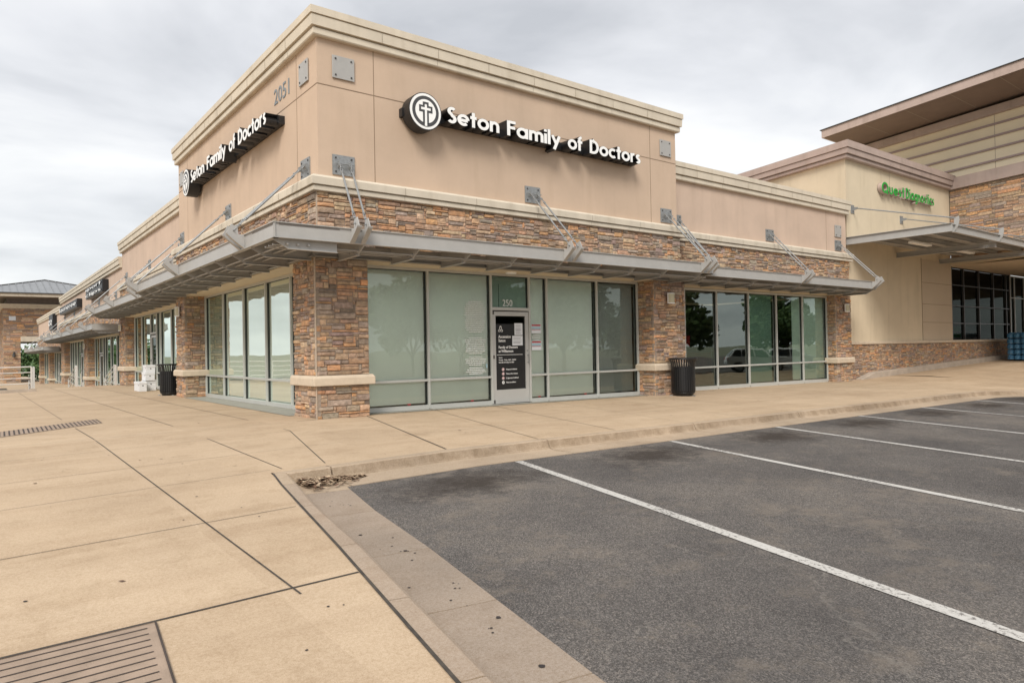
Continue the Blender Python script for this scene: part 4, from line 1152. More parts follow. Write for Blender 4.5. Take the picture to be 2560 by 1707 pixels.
b.add([(10.6, .9, -.1), (20.6, .9, -.1), (20.6, 6.5, -.1), (10.6, 6.5, -.1)], [(0, 1, 2, 3)], 1)
for q in ([(10.6, 6.5), (20.6, 6.5)], [(10.6, .9), (10.6, 6.5)], [(20.6, .9), (20.6, 6.5)]):
    b.add([(q[0][0], q[0][1], -.1), (q[1][0], q[1][1], -.1), (q[1][0], q[1][1], 2.95), (q[0][0], q[0][1], 2.95)], [(0, 1, 2, 3)])
b.build('interior', ['dark', 'floor_in'], rb, recalc=False)
# counter and stool seen dimly through the glass
t = thing('reception_counter', 'dark red counter seen dimly through the left panes of the lower shop', 'counter', (13.6, 2.6, -.1))
b = MB(); b.box(12.9, 15.0, 2.4, 2.9, -.1, 1.0); b.build('counter_front', 'wood', t, bevel=.01)
b = MB(); b.box(12.8, 15.1, 2.32, 3.0, 1.0, 1.05); b.build('counter_top', 'signgrey', t, bevel=.01)
b = MB(); b.box(13.6, 14.1, 2.6, 2.64, 1.2, 1.55); b.box(13.8, 13.9, 2.62, 2.7, 1.05, 1.2); b.build('monitor', 'red', t)
t = thing('bar_stool', 'dark stool standing inside the leftmost pane of the lower shop', 'stool', (12.2, 1.9, -.1))
b = MB(); b.tube((12.2, 1.9, .62), (12.2, 1.9, .67), .18, n=18); b.build('seat', 'wood', t)
for sx in (-1, 1):
    for sy in (-1, 1):
        b = MB(); b.tube((12.2 + sx * .11, 1.9 + sy * .11, .62), (12.2 + sx * .17, 1.9 + sy * .17, -.1), .014); b.build('leg', 'bolt', t)
blank_plate(F2, 20.15, 5.30, 'small bolted grey plate above the last canopy rods, near the yellow wall')
canopy('grey steel canopy over the five wide panes, its end jutting before the yellow wall', Right(.40), 10.37, 20.25, 1.13, 0, [(10.98, (10.50, 10.74)), (15.72, (13.62 + 1.75, 13.85 + 1.75)), (20.15, (19.95, 20.18))],
       [10.6, 11.8, 13.0, 14.2, 15.4, 16.6, 17.8, 19.0, 20.1], ends=(True, True), loc=(15, -.2, 3))
wall_lamp(Right(-.045), 9.93, 2.50, 'sconce on the stone pier right of the entrance, above the litter bin')
wall_lamp(Right(.355), 20.25, 2.48, 'sconce on the last stone pier beside the yellow wall')

# ================================================================== LEFT ROW OF SHOPS
def left_section(label, y0, y1, dz, piers, bays, loc, parapet=6.46, seed=50, plates=(), base=None, canopy_label='', ties=(), cy=None):
    o = thing('shop_building', label, 'shop building', loc, group=None)
    b = MB(); b.box(.57, 8, y0, y1, 3.02 + dz, parapet - .16 + dz); b.build('upper_wall', 'stucco_lo', o)
    cornice(o, [(4, y1), (.57, y1), (.57, y0)], parapet + dz)
    band(o, [(2, y1), (.57, y1), (.57, y0)], dz=dz)
    stones(Left(.495), y0, y1, .012, 3.0 + dz, 4.215 + dz, 'stone_band', o, seed, u=.06, uz=.045, fine=False)
    b = MB(); b.box(.42, 1.3, y0 + .05, y1 - .05, 2.93 + dz, 2.985 + dz); b.build('soffit', 'soffit', o)
    gz = base
    for k, (a, c) in enumerate(piers):
        p = pier(o, .40, .95, a, c, 2.93 + dz, seed + 1 + k, 'SW', base=gz, cap=(.62, .82))
    for mull, dr, pn in bays:
        storefront(o, Left(.80), mull, 2.93 + dz, .60 + gz, lambda s: gz + .03, panes=pn, doors=dr)
        for i in dr: door(o, Left(.80), mull[i] + .03, mull[i + 1] - .03, gz, 2.10 + gz)
    b = MB(); z0 = gz
    b.add([(.95, y0 + .1, z0), (6, y0 + .1, z0), (6, y1 - .1, z0), (.95, y1 - .1, z0)], [(0, 1, 2, 3)], 1)
    for q in ([(6, y0 + .1), (6, y1 - .1)], [(.95, y0 + .1), (6, y0 + .1)], [(.95, y1 - .1), (6, y1 - .1)]):
        b.add([(q[0][0], q[0][1], z0), (q[1][0], q[1][1], z0), (q[1][0], q[1][1], 2.95 + dz), (q[0][0], q[0][1], 2.95 + dz)], [(0, 1, 2, 3)])
    b.build('interior', ['dark', 'floor_in'], o, recalc=False)
    c0, c1 = cy
    n = int((c1 - c0) / 1.25)
    canopy(canopy_label, Left(.40), c0, c1, 1.13, dz, ties, [c0 + .1 + i * (c1 - c0 - .2) / n for i in range(n + 1)], ends=(True, True), loc=(0, (c0 + c1) / 2, 3 + dz), detail=dz == 0)
    return o
left_section('second tan shop of the left row, with its white lettered door and boxes outside', 11.17, 24.2, 0, [(22.65, 24.2)],
             [([11.1, 12.1, 13.7, 15.45, 17.25, 18.0, 19.15, 21.0, 22.62], (5,), {1: ('shade', .03, .03, 'shade'), 2: ('shade', .03, .03, 'shade2')})],
             (4, 17.6, -.07), base=-.06, canopy_label='canopy of the second shop on the left, just beyond the corner canopy', ties=[(12.9, (12.8, 13.0)), (17.9, (17.78, 18.0)), (23.0, (22.9, 23.1))], cy=(11.05, 23.8))
left_section('third shop of the left row, one step lower, carrying two small black signs', 24.21, 51.6, -.64, [(35.3, 36.9), (48.2, 50.4)],
             [([24.3, 26.0, 27.5, 29.4, 31.3, 32.1, 33.4, 35.28], (5,), {}), ([36.92, 38.6, 40.7, 42.0, 43.8, 45.4, 47.0, 48.18], (2,), {})],
             (4, 38, -.76), base=-.76, seed=60, canopy_label='canopy of the third shop on the left, one step lower, half hidden', ties=[(25.9, (25.8, 26.0)), (31.5, (31.4, 31.6)), (37, (36.9, 37.1)), (43, (42.9, 43.1)), (49, (48.9, 49.1))], cy=(23.85, 50.9))
left_section('farthest and lowest shop of the left row, in front of the stone tower', 51.61, 75, -1.28, [(60.4, 61.6), (70.9, 72.1)],
             [([51.8, 54, 56.2, 57.3, 58.8, 60.38], (2,), {}), ([61.62, 64, 66.3, 68.5, 70.88], (), {})],
             (4, 63, -1.4), base=-1.40, seed=70, canopy_label='farthest canopy of the left row, lowest and smallest', ties=[(53, (52.9, 53.1)), (60, (59.9, 60.1)), (68, (67.9, 68.1))], cy=(50.95, 74.3))
wall_lamp(Left(-.045), 10.45, 2.52, 'sconce seen edge-on on the stone pier beside the black bin, left side')
wall_lamp(Left(.355), 23.4, 2.50, 'sconce on the stone pier where the left row steps down')
wall_lamp(Left(.355), 36.1, 1.85, 'tiny sconce on the middle stone pier of the third shop, far left')

# small shop signs far away on the left row (their words are too blurred to read)
def small_sign(label, y0, y1, z0, z1, rows, plate=True):
    o = thing('wall_sign', label, 'sign', (.5, (y0 + y1) / 2, z0)); F = Left(.57)
    b = MB(); b.fbox(F, y0, y1, 0, .30, z0, z1); b.build('sign_box', 'sign_black', o, bevel=.03)
    n = len(rows)
    for k, wd in enumerate(rows):
        h = (z1 - z0) / n
        channel_word(wd, F, y1 - .15, y0 + .15, z1 - h * (k + 1) + h * .28, h * .52, .30, .34, o, ['sign_black', 'white'], wscale=.8)
small_sign('nearer black two-line sign with white letters on the third shop of the left row', 28.2, 34.6, 4.50, 5.15, ['sport', 'clips'])
small_sign('farther black sign with white letters on the third shop of the left row', 38.9, 49.5, 4.35, 4.90, ['laurieree'])
small_sign('small dark stacked sign on the farthest shop of the left row', 55.4, 58.8, 3.5, 4.8, ['oo'])

# ================================================================== YELLOW BUILDING (laboratory) and SUPERMARKET
qb = thing('laboratory_building', 'yellow-beige stucco building with mauve cornice and green letters, right of the row', 'building', (25.8, 6, .3))
QX0, QX1, QY = 21.0, 30.55, .65
b = MB(); b.prism([(QX0, QY, -.6), (QX1, QY, -.6), (QX1, 22, -.6), (QX0 + 4.54, 22, -.6)], (0, 0, 8.8)); b.build('wall', 'quest', qb)
QF = Right(QY); QL = Left(QX0)
cornice(qb, [(QX0 + 4.54, 22), (QX0, QY), (QX1, QY)], 8.72, mats='mauve', jm='rib', h=.62, k=1.7, joints=3.0)
b = MB(); b.fbox(QF, 27.38, QX1 - .01, 0, .012, 1.26, 4.75); b.build('wall_panel', 'questp', qb)
joints_on(qb, Right(QY - .012), [(27.38, 1.2, 4.8)], [(3.76, 27.4, QX1), (2.83, 27.4, QX1), (2.04, 27.4, QX1)])
joints_on(qb, QF, [(24.6, 7.2, 8.1)], [])
rampz = lambda s: G(s, .5) + .21
stones(Right(QY - .02), 21.02, 37.4, .012, -.25, 1.14, 'stone_wainscot', qb, 81, u=.05, uz=.036, zb=lambda s: rampz(s) - .06 if s > 21.6 else -.25)
b = MB()
b.fbox(QF, 21.03, 37.4, -.05, .10, 1.14, 1.25); b.build('wainscot_cap', 'cap', qb, bevel=.015)
b = MB()   # sloping concrete plinth along the ramp
N = 16; vs = []
for i in range(N + 1):
    s = 21.35 + (37.4 - 21.35) * i / N; g = G(s, .4); t_ = rampz(s) if i else g + .02
    for y, z in ((QY + .02, g - .3), (.36, g - .3), (.36, t_ - .02), (.40, t_), (QY + .02, t_ + .01)): vs.append((s, y, z))
b.add(vs, [(i * 5 + j, (i + 1) * 5 + j, (i + 1) * 5 + j + 1, i * 5 + j + 1) for i in range(N) for j in range(4)] + [(0, 1, 2, 3, 4), tuple(N * 5 + j for j in (4, 3, 2, 1, 0))])
b.build('plinth', 'plinth', qb)
sg = thing('wall_sign', 'green channel letter sign high on the yellow wall', 'sign', (25.8, .6, 7.2))
channel_word('Quest', QF, 23.5, 25.48, 7.12, .44, .02, .20, sg, ['mauve', 'green'], wscale=.85, gap=.12, rim=False)
channel_word('Diagnostics', QF, 25.62, 28.36, 7.12, .44, .02, .20, sg, ['mauve', 'green'], wscale=.85, gap=.12, rim=False)
# canopy of the laboratory
qc = thing('canopy', 'wide flat canopy with curved arms and strip lights on the yellow wall', 'canopy', (25, -1, 5), group='steel canopies over the shopfronts')
CX0, CX1, CYF = 20.95, 33.5, -2.92
b = MB()
def ibeam(b, p0, p1, z0, z1, w_=.13):
    p0, p1 = Vector(p0), Vector(p1); d = (p1 - p0).normalized(); n_ = Vector((d.y, -d.x)) * w_ / 2; t = d * 0
    def bx(hw, za, zb_): 
        m = n_ * hw; b.hexa([(*(p0 - m), za), (*(p1 - m), za), (*(p1 + m), za), (*(p0 + m), za), (*(p0 - m), zb_), (*(p1 - m), zb_), (*(p1 + m), zb_), (*(p0 + m), zb_)])
    bx(.12, z0, z1); bx(1, z0 - .002, z0 + .014); bx(1, z1 - .014, z1 + .002)
ibeam(b, (CX0, QY), (CX0, CYF), 4.87, 5.15); ibeam(b, (CX0, CYF), (CX1, CYF), 4.84, 5.10)
b.build('edge_beam', 'steel', qc)
for x in (25.1, 29.3):
    b = MB(); ibeam(b, (x, QY), (x, CYF + .05), 4.66, 4.86); b.build('cross_beam', 'steel', qc)
for y in (-.3, -1.2, -2.1):
    b = MB(); ibeam(b, (CX0 + .05, y), (CX1, y), 4.92, 5.08, .09); b.build('purlin', 'steel', qc)
b = MB(); x = CX0 + .03; vs = []; k = 0
while x < CX1:
    vs += [(x, QY, 5.10 + (.035 if k % 2 else 0)), (x, CYF + .12, 5.10 + (.035 if k % 2 else 0))]; x += .09; k += 1
b.add(vs, [(2 * i, 2 * i + 2, 2 * i + 3, 2 * i + 1) for i in range(k - 1)]); b.build('corrugated_deck', 'steel', qc, recalc=False)
for x in (21.95, 26.1, 30.2):
    b = MB(); b.box(x, x + 1.55, -1.32, -1.10, 4.77, 4.86); b.build('strip_light', 'white', qc, bevel=.02)
for x in (21.45, 25.58, 29.7):
    b = MB(); bb = MB(); b.fbox(QF, x - .13, x + .13, 0, .02, 6.10, 6.42); b.prism([QF.P(x - .01, .02, 6.2), QF.P(x - .01, .02, 6.34), QF.P(x - .01, .22, 6.31), QF.P(x - .01, .22, 6.24)], (.02, 0, 0))
    b.build('wall_plate', 'galv', qc)
    hx = x - .35
    b = MB(); pts = [(0, 4.86), (-.3, 4.86), (-.3, 5.12), (0, 5.12), (.02, 5.34), (.16, 5.38), (.17, 5.22), (.12, 5.02)]
    b.prism([(hx - .012, CYF - a, z) for a, z in pts], (.024, 0, 0)); b.build('hanger_bracket', 'steel', qc)
    b = MB(); b.tube(QF.P(x, .18, 6.27), (hx, CYF - .06, 5.32), .022); b.build('tie_rod', 'galv', qc)

# supermarket block projecting over the entrance
sm = thing('supermarket_building', 'big supermarket block with stone face, ribbed upper wall and jutting brown roof', 'building', (45, -2, .5))
def shear(b, k, y0=.65):
    b.v = [(x, y, z + k * (y0 - y)) for x, y, z in b.v]; return b
BX = 30.5
b = shear(MB().box(BX + .1, 60, -14, 4.6, 8.3, 11.1), .06); b.build('upper_wall', 'siding2', sm)
b = shear(MB().box(BX + .08, 60, -14, .645, 4.66, 8.2), .04); b.build('porch_block', 'questp', sm)
class Sh(Left):
    def P(s, a, d, z): return (s.o - d, a, z + .045 * (.65 - a))
stones(Sh(BX + .06), -6.0, .62, .012, 4.88, 8.08, 'stone_face', sm, 91, u=.11, uz=.05, fine=False)
b = shear(MB().box(BX - .02, BX + .3, -14, .64, 4.64, 4.86), .03); b.build('light_beam', 'soffit', sm)
b = shear(MB().box(BX - .12, BX + .3, -14, 5, 8.09, 8.60), .055); b.build('lower_fascia', 'mauve', sm)
for z in (8.93, 9.47, 10.0, 10.52):
    b = shear(MB().box(BX - .0, BX + .12, -14, 4.6, z, z + .075), .06); b.build('wall_rib', 'rib', sm)
b = shear(MB().box(BX - .14, BX + .3, -14, 5.2, 10.95, 11.30), .07); b.build('upper_fascia', 'mauve', sm)
joints_on(sm, Left(BX + .1), [(-1.2, 8.6, 11.1)], [])
# sloping roof slab and brown soffit
b = MB()
b.hexa([(27.5, 5.0, 11.08), (62, 5.0, 11.08), (62, -14, 12.66), (27.5, -14, 12.66), (27.5, 5.0, 11.44), (62, 5.0, 11.44), (62, -14, 13.02), (27.5, -14, 13.02)])
b.build('roof', 'mauve', sm)
b = MB(); b.add([(27.56, 4.9, 11.07), (61, 4.9, 11.07), (61, -13.9, 12.64), (27.56, -13.9, 12.64)], [(0, 1, 2, 3)]); b.build('roof_soffit', 'under', sm, recalc=False)
b = MB()
for y in (3.0, 1.2, -.6, -2.4): b.add([(27.56, y, 11.064 + (4.9 - y) * .0835), (30.4, y, 11.064 + (4.9 - y) * .0835), (30.4, y + .02, 11.064 + (4.9 - y) * .0835), (27.56, y + .02, 11.064 + (4.9 - y) * .0835)], [(0, 1, 2, 3)])
b.build('soffit_joints', 'trimjoint', sm, recalc=False)
b = MB(); b.hexa([(27.44, 5.06, 11.44), (62, 5.06, 11.44), (62, -14, 13.02), (27.44, -14, 13.02), (27.44, 5.06, 11.47), (62, 5.06, 11.47), (62, -14, 13.05), (27.44, -14, 13.05)]); b.build('roof_edge', 'bolt', sm)
# entrance windows under the block
b = MB(); b.box(BX + .1, 60, -14, .64, 4.60, 4.655); b.build('porch_soffit', 'questp', sm)
fr = storefront(sm, Right(.68), [30.60, 32.02, 33.9, 35.8, 37.6, 38.1], 4.62, 2.82, lambda s: 1.22, frame='bronze', glassm='glassd', fw_=.10, name='entrance_window')
b = MB()
for z in (3.79, 2.02): b.fbox(Right(.68), 30.6, 38.1, -.08, .02, z - .025, z + .025)
b.build('glazing_bar', 'bronze', fr)
fr2 = storefront(sm, Right(.9), [38.15, 39.6, 41.1, 43, 45], 4.62, 3.45, lambda s: .45, frame='alu', glassm='glassd', fw_=.07, name='entrance_window')
b = MB(); b.box(38.1, 38.16, .62, .95, .3, 4.62); b.build('jamb', 'alu', sm)
b = MB()
b.add([(30.6, .9, .6), (60, .9, .6), (60, 12, .6), (30.6, 12, .6)], [(0, 1, 2, 3)], 1)
b.add([(30.6, 12, .6), (60, 12, .6), (60, 12, 4.6), (30.6, 12, 4.6)], [(0, 1, 2, 3)])
b.add([(30.6, .9, 4.59), (60, .9, 4.59), (60, 12, 4.59), (30.6, 12, 4.59)], [(0, 1, 2, 3)])
b.add([(60, .9, .6), (60, 12, .6), (60, 12, 4.6), (60, .9, 4.6)], [(0, 1, 2, 3)])
b.build('interior', ['dark', 'floor_in'], sm, recalc=False)
rg = random.Random(3)
for k in range(3):
    t = thing('store_shelf', 'shelf of %s goods behind the dark supermarket glass' % ['red', 'green and white', 'mixed'][k], 'shelf', (31.6 + k * 2.0, 2.0, .6))
    b = MB()
    for z in (.75, 1.35, 1.65): b.box(30.8 + k * 2.0, 32.4 + k * 2.0, 1.6, 2.1, z, z + .03)
    b.build('shelf_board', 'white', t)
    b = MB()
    for z in (.78, 1.38, 1.68):
        x = 30.85 + k * 2
        while x < 32.3 + k * 2: b.box(x, x + .14, 1.65, 1.9, z, z + rg.uniform(.16, .25)); x += .17
    b.build('goods', ['red', 'green', 'blueprint'][k], t)
# stacked water packs by the entrance
M['waterpack'] = mat('blue_shrink_wrap', (.03, .10, .22), .25, var=.35, vscale=14, c2=(.10, .28, .42))
gy = G(36, -.2)
k = 0
for zi, zw in enumerate(('bottom', 'second', 'third', 'fourth', 'top')):
    t = thing('water_pack', '%s layer blue shrink-wrapped water pack stacked by the supermarket entrance' % zw, 'water pack', (35.6, -.6, gy + .02 + zi * .26), group='water packs stacked by the entrance')
    b = MB()
    for i in range(7):
        for j in range(3):
            cx, cy_ = 34.75 + .09 + i * .28, -1.0 + .14 + j * .28; z0 = gy + .03 + zi * .262
            b.tube((cx, cy_, z0), (cx, cy_, z0 + .18), .135, n=10); b.tube((cx, cy_, z0 + .18), (cx, cy_, z0 + .225), .135, .05, n=10)
            b.tube((cx, cy_, z0 + .225), (cx, cy_, z0 + .25), .045, n=8)
    b.build('bottles', 'waterpack', t)

# ================================================================== FAR STONE TOWER
tb = thing('stone_tower', 'distant stone tower with hipped grey metal roof at the far end of the left row', 'tower', (3, 84, -2))
TF = Right(80)
b = MB(); b.box(-2.2, 10, 80.05, 92, 3.0, 6.6); b.box(-2.2, -.8, 80.05, 81.5, -2.2, 3.0); b.box(-2.2, -.8, 90, 92, -2.2, 3.0); b.build('core', 'mortar', tb)
stones(TF, -2.24, 8.5, .03, 3.0, 6.6, 'stone_face', tb, 101, u=.12, uz=.07, fine=False, deep=.05)
stones(TF, -2.24, -.74, .03, -2.0, 3.0, 'stone_face', tb, 102, u=.12, uz=.07, fine=False, deep=.05)
stones(Left(-2.24), 80, 92, .0, -2.0, 6.6, 'stone_face', tb, 103, u=.16, uz=.09, fine=False, deep=.05)
b = MB(); b.sweep([(-.2, 6.6), (.12, 6.6), (.14, 6.75), (.25, 6.78), (.28, 7.08), (-.2, 7.12)], [(-2.24, 92), (-2.24, 80), (9, 80)]); b.build('cornice', 'trim', tb)
b = MB(); b.box(-1.9, 9, 80.3, 91.5, 7.1, 8.0); b.build('upper_siding', 'siding', tb)
b = MB(); b.box(-.74, 6, 79.75, 80.4, 3.0, 3.55); b.build('lintel', 'trim', tb)
ex0, ex1, ey0, ey1, ez = -6.2, 10.6, 77.3, 94, 7.72
b = MB(); b.box(ex0, ex1, ey0, ey1, ez, ez + .34); b.build('eave_fascia', 'trim', tb)
b = MB(); b.add([(ex0 + .1, ey0 + .1, ez - .01), (ex1, ey0 + .1, ez - .01), (ex1, ey1, ez - .01), (ex0 + .1, ey1, ez - .01)], [(0, 1, 2, 3)]); b.build('eave_soffit', 'siding', tb, recalc=False)
ap = (1.9, 85.6, 10.25); z = ez + .345; q = .12
b = MB(); b.add([(ex0 - q, ey0 - q, z), (ex1 + q, ey0 - q, z), (ex1 + q, ey1 + q, z), (ex0 - q, ey1 + q, z), ap], [(0, 1, 4), (1, 2, 4), (2, 3, 4), (3, 0, 4), (0, 3, 2, 1)])
rf = b.build('roof', 'roofm', tb, recalc=True)
b = MB()
for k in range(1, 26):
    x = ex0 + (ex1 - ex0) * k / 26; t_ = (x - ex0) / (ap[0] - ex0) if x < ap[0] else (ex1 - x) / (ex1 - ap[0])
    p1 = Vector((x, ey0 - q + (ap[1] - ey0) * t_, z + (ap[2] - z) * t_))
    b.tube((x, ey0 - q, z + .03), p1 + Vector((0, 0, .03)), .035, n=4)
b.build('roof_seam', 'roofm', rf)
b = MB()
for cx, cy_ in ((ex0 - q, ey0 - q), (ex1 + q, ey0 - q)): b.tube((cx, cy_, z + .03), Vector(ap) + Vector((0, 0, .04)), .07, n=6)
b.tube((ex0 - q, ey0 - q, z), (ex1 + q, ey0 - q, z), .07, n=6)
b.build('roof_ridge', 'bolt', rf)
b = MB(); b.box(-1.75, -1.15, 79.9, 79.97, 5.3, 5.75); b.build('badge', 'paper', tb)
t = thing('wall_lantern', 'dark lantern on the shaft of the distant stone tower', 'lantern', (-1.35, 79.8, 1.4))
b = MB(); b.tube((-1.35, 79.75, 1.35), (-1.35, 79.75, 1.85), .16, .11, n=10); b.build('lantern_body', 'bolt', t)
b = MB(); b.tube((-1.35, 79.95, 1.9), (-1.35, 79.7, 1.95), .03); b.build('arm', 'bolt', t)

# ================================================================== RAILINGS
def railing(label, pts, hts, rails, post_every=1.6, loc=None, curb=None, zf=None):
    o = thing('railing', label, 'railing', loc or (*pts[0], zf(*pts[0])), group=None)
    n = 0
    for (x0, y0), (x1, y1) in zip(pts, pts[1:]):
        L = math.hypot(x1 - x0, y1 - y0); k = max(1, round(L / post_every))
        for i in range(k + 1):
            x, y = x0 + (x1 - x0) * i / k, y0 + (y1 - y0) * i / k
            b = MB(); b.box(x - .028, x + .028, y - .028, y + .028, zf(x, y), zf(x, y) + hts); b.build('post', 'railw', o)
        for h in rails:
            b = MB(); b.tube((x0, y0, zf(x0, y0) + h), (x1, y1, zf(x1, y1) + h), .024 if h == rails[-1] else .018, n=8); b.build('rail', 'railw', o)
    return o
zr = lambda x, y: G(x, min(y, 21)) + .13
railing('white painted steel railing on a low kerb at the far left edge of the plaza', [(-3.1, 21.35), (-9.3, 21.35)], .86, (.20, .42, .64, .86), 2.0, zf=zr)
b = MB(); b.box(-9.5, -2.95, 21.25, 21.48, -.9, zr(-5, 21)); b.build('low_wall', 'plinth')
tag(bpy.data.objects['low_wall'], 'low grey concrete kerb wall carrying the white railing, far left', 'low wall')
railing('white railing along the west edge of the plaza', [(-9.3, 21.35), (-9.3, -2)], .95, (.22, .46, .70, .95), 2.4, zf=lambda x, y: G(x, y))
def stair_rail(x, label, y0=24.2, y1=27.4):
    o = thing('stair_rail', label, 'handrail', (x, y0, -.1), group='stair handrails')
    za, zb_ = G(0, 24), -.76
    for y, z in ((y0, za), (y0 + .35, za), (y1, zb_)):
        b = MB(); b.box(x - .03, x + .03, y - .03, y + .03, z, z + .92); b.build('post', 'railw', o)
    for h in (.92, .70, .48, .26):
        b = MB(); b.tube((x, y0, za + h), (x, y0 + .35, za + h), .022); b.tube((x, y0 + .35, za + h), (x, y1, zb_ + h), .022)
        b.build('rail', 'railw', o)
stair_rail(.25, 'slanted white handrail of the steps, against the stone pier')
stair_rail(-1.28, 'slanted white handrail standing free in the middle of the steps')
stair_rail(-2.85, 'slanted white handrail of the steps, at the end of the low wall')

# ================================================================== LITTER BINS, BOXES
def bin_(label, x, y):
    o = thing('litter_bin', label, 'litter bin', (x, y, G(x, y)), group='black slatted litter bins', world=False)
    R0, Hh = .31, 1.0
    n = 32
    for i in range(n):
        a = 2 * PI * i / n; ca, sa = math.cos(a), math.sin(a); b = MB()
        prof = [(R0 - .02, .07), (R0, .14), (R0, .76), (R0 + .014, .86), (R0 + .055, .96)]
        hw = .0195
        vs = []
        for r, z_ in prof:
            for rr in (r, r - .008):
                for sg_ in (-1, 1): vs.append((ca * rr - sa * hw * sg_, sa * rr + ca * hw * sg_, z_))
        fs = []
        for k in range(len(prof) - 1):
            q = 4 * k; fs += [(q, q + 1, q + 5, q + 4), (q + 2, q + 6, q + 7, q + 3), (q, q + 4, q + 6, q + 2), (q + 1, q + 3, q + 7, q + 5)]
        b.add(vs, fs); b.build('slat', 'black', o, recalc=True)
    def ring(z_, r, tr_, nm):
        b = MB(); N = 40
        for i in range(N):
            a, c = 2 * PI * i / N, 2 * PI * (i + 1) / N
            b.tube((r * math.cos(a), r * math.sin(a), z_), (r * math.cos(c), r * math.sin(c), z_), tr_, n=6, caps=False)
        b.build(nm, 'black', o, smooth=True)
    ring(.975, R0 + .055, .022, 'top_ring'); ring(.76, R0 - .012, .008, 'hoop'); ring(.08, R0 - .02, .012, 'bottom_ring')
    b = MB(); b.tube((0, 0, .10), (0, 0, .77), R0 - .035, R0 - .035, n=30); b.build('liner', 'black', o)
    b = MB(); b.tube((0, 0, .0), (0, 0, .07), R0 - .06, R0 - .04, n=24); b.build('base', 'black', o)
    for a in (.5, 2.6, 4.7):
        b = MB(); b.box(-.04, .04, -.015, .015, 0, .025); b.v = [(p[0] * math.cos(a) - p[1] * math.sin(a) + math.cos(a) * (R0 + .03), p[0] * math.sin(a) + p[1] * math.cos(a) + math.sin(a) * (R0 + .03), p[2]) for p in b.v]
        b.build('foot', 'galv', o)
bin_('black slatted steel litter bin before the stone pier right of the entrance', 9.90, -.44)
bin_('black slatted steel litter bin behind the pier on the left side, near white boxes', .03, 12.0)
def carton(label, x0, x1, y0, y1, z0, z1, lid=True, group='white cartons left by the shop door'):
    o = thing('carton', label, 'box', ((x0 + x1) / 2, (y0 + y1) / 2, z0), group=group)
    b = MB(); b.box(x0, x1, y0, y1, z0, z1); b.build('box_body', 'box', o, bevel=.006)
    b = MB(); b.box(x0 - .012, x1 + .012, y0 - .012, y1 + .012, z1 - .07, z1 + .012); b.build('lid', 'box', o, bevel=.006)
    b = MB(); b.tube((x0 - .001, y0 + .1, z1 - .10), (x0 - .004, y0 + .1, z1 - .10), .022, n=10); b.tube(((x0 + x1) / 2, y0 - .001, z1 - .12), ((x0 + x1) / 2, y0 - .004, z1 - .12), .022, n=10); b.build('hand_hole', 'frame_in', o)
gz = G(0, 16)
carton('low long white carton on the ground in front of the stack, nearest the camera', -.22, .03, 15.8, 16.75, gz, gz + .33)
carton('bottom white carton of the stack by the left shop door', .08, .42, 16.25, 17.0, gz, gz + .36)
carton('middle white carton of the stack by the left shop door', .05, .37, 16.2, 16.8, gz + .374, gz + .66)
carton('topmost white carton of the stack by the left shop door', .09, .40, 16.25, 16.8, gz + .674, gz + .93)

# ================================================================== LEAVES AND LITTER
def litter(name, pts, label, size=(.02, .045), f=G, dz=.004):
    b = MB(); rg = random.Random(9)
    for x, y, h in pts:
        a = rg.uniform(0, 2 * PI); l_ = rg.uniform(*size); w2 = l_ * rg.uniform(.35, .6); t1, t2 = rg.uniform(-.25, .25), rg.uniform(-.25, .25)
        ca, sa = math.cos(a), math.sin(a); z0 = f(x, y) + dz + h + .5 * w2 * abs(t2) + .5 * l_ * abs(t1)
        def p(u_, v_): return (x + ca * u_ - sa * v_, y + sa * u_ + ca * v_, z0 + u_ * t1 + v_ * t2)
        b.add([p(-l_, 0), p(-l_ * .2, w2), p(l_, 0), p(-l_ * .2, -w2)], [(0, 3, 2), (0, 2, 1)])
    o = b.build(name, 'litterdark' if name == 'scattered_leaves' else 'litter', recalc=False); tag(o, label, 'leaves', kind='stuff'); return o
rg = random.Random(21); pts = []
for i in range(900):
    t_ = rg.random() ** 1.2; x = -2.14 + t_ * .78; spread = .5 * (1 - t_) + .08
    y = -4.66 - abs(rg.gauss(0, spread * .42)) - .05 * t_; pts.append((max(x, kleft(y) + .23), y, rg.random() * .07 * (1 - t_)))
litter('leaf_pile', pts, 'heap of dry brown leaves in the gutter corner', f=lambda x, y: A(x, y) + .012)
pts = []
for i in range(230):
    x = rg.uniform(1.1, 14); pts.append((x, .42 - abs(rg.gauss(0, .22)), 0))
for i in range(60): pts.append((rg.uniform(-6, 16), rg.uniform(-8, 2) if rg.random() < .6 else rg.uniform(-4.3, .3), 0))
pts = [q for q in pts if not (q[1] < -4.4 and q[0] > kleft(q[1]) - .1)]
litter('scattered_leaves', pts, 'dry leaves and bits scattered along the foot of the shopfront', (.014, .034))
# dark gum spots
b = MB(); rg = random.Random(33)
def spot(x, y, r, f):
    n = 9; vs = [(x + math.cos(2 * PI * i / n) * r * rg.uniform(.7, 1.2), y + math.sin(2 * PI * i / n) * r * rg.uniform(.7, 1.2), 0) for i in range(n)]
    b.add([(p[0], p[1], f(p[0], p[1])) for p in vs], [tuple(range(n))])
for i in range(34):
    y = rg.uniform(-11, -5.4); x = kleft(y) + rg.uniform(.28, .6); spot(x, y, rg.choice([.005, .007, .009, .011, .018]), lambda a, c: A(a, c) + .0125)
for i in range(26):
    y = rg.uniform(-10, 3); x = rg.uniform(-5, kleft(min(y, -4.3)) - .15); spot(x, y, rg.uniform(.004, .012), lambda a, c: G(a, c) + .0045)
tag(b.build('gum_spots', 'gum', recalc=False), 'dark flattened gum spots on gutter and paving', 'spots', kind='stuff')

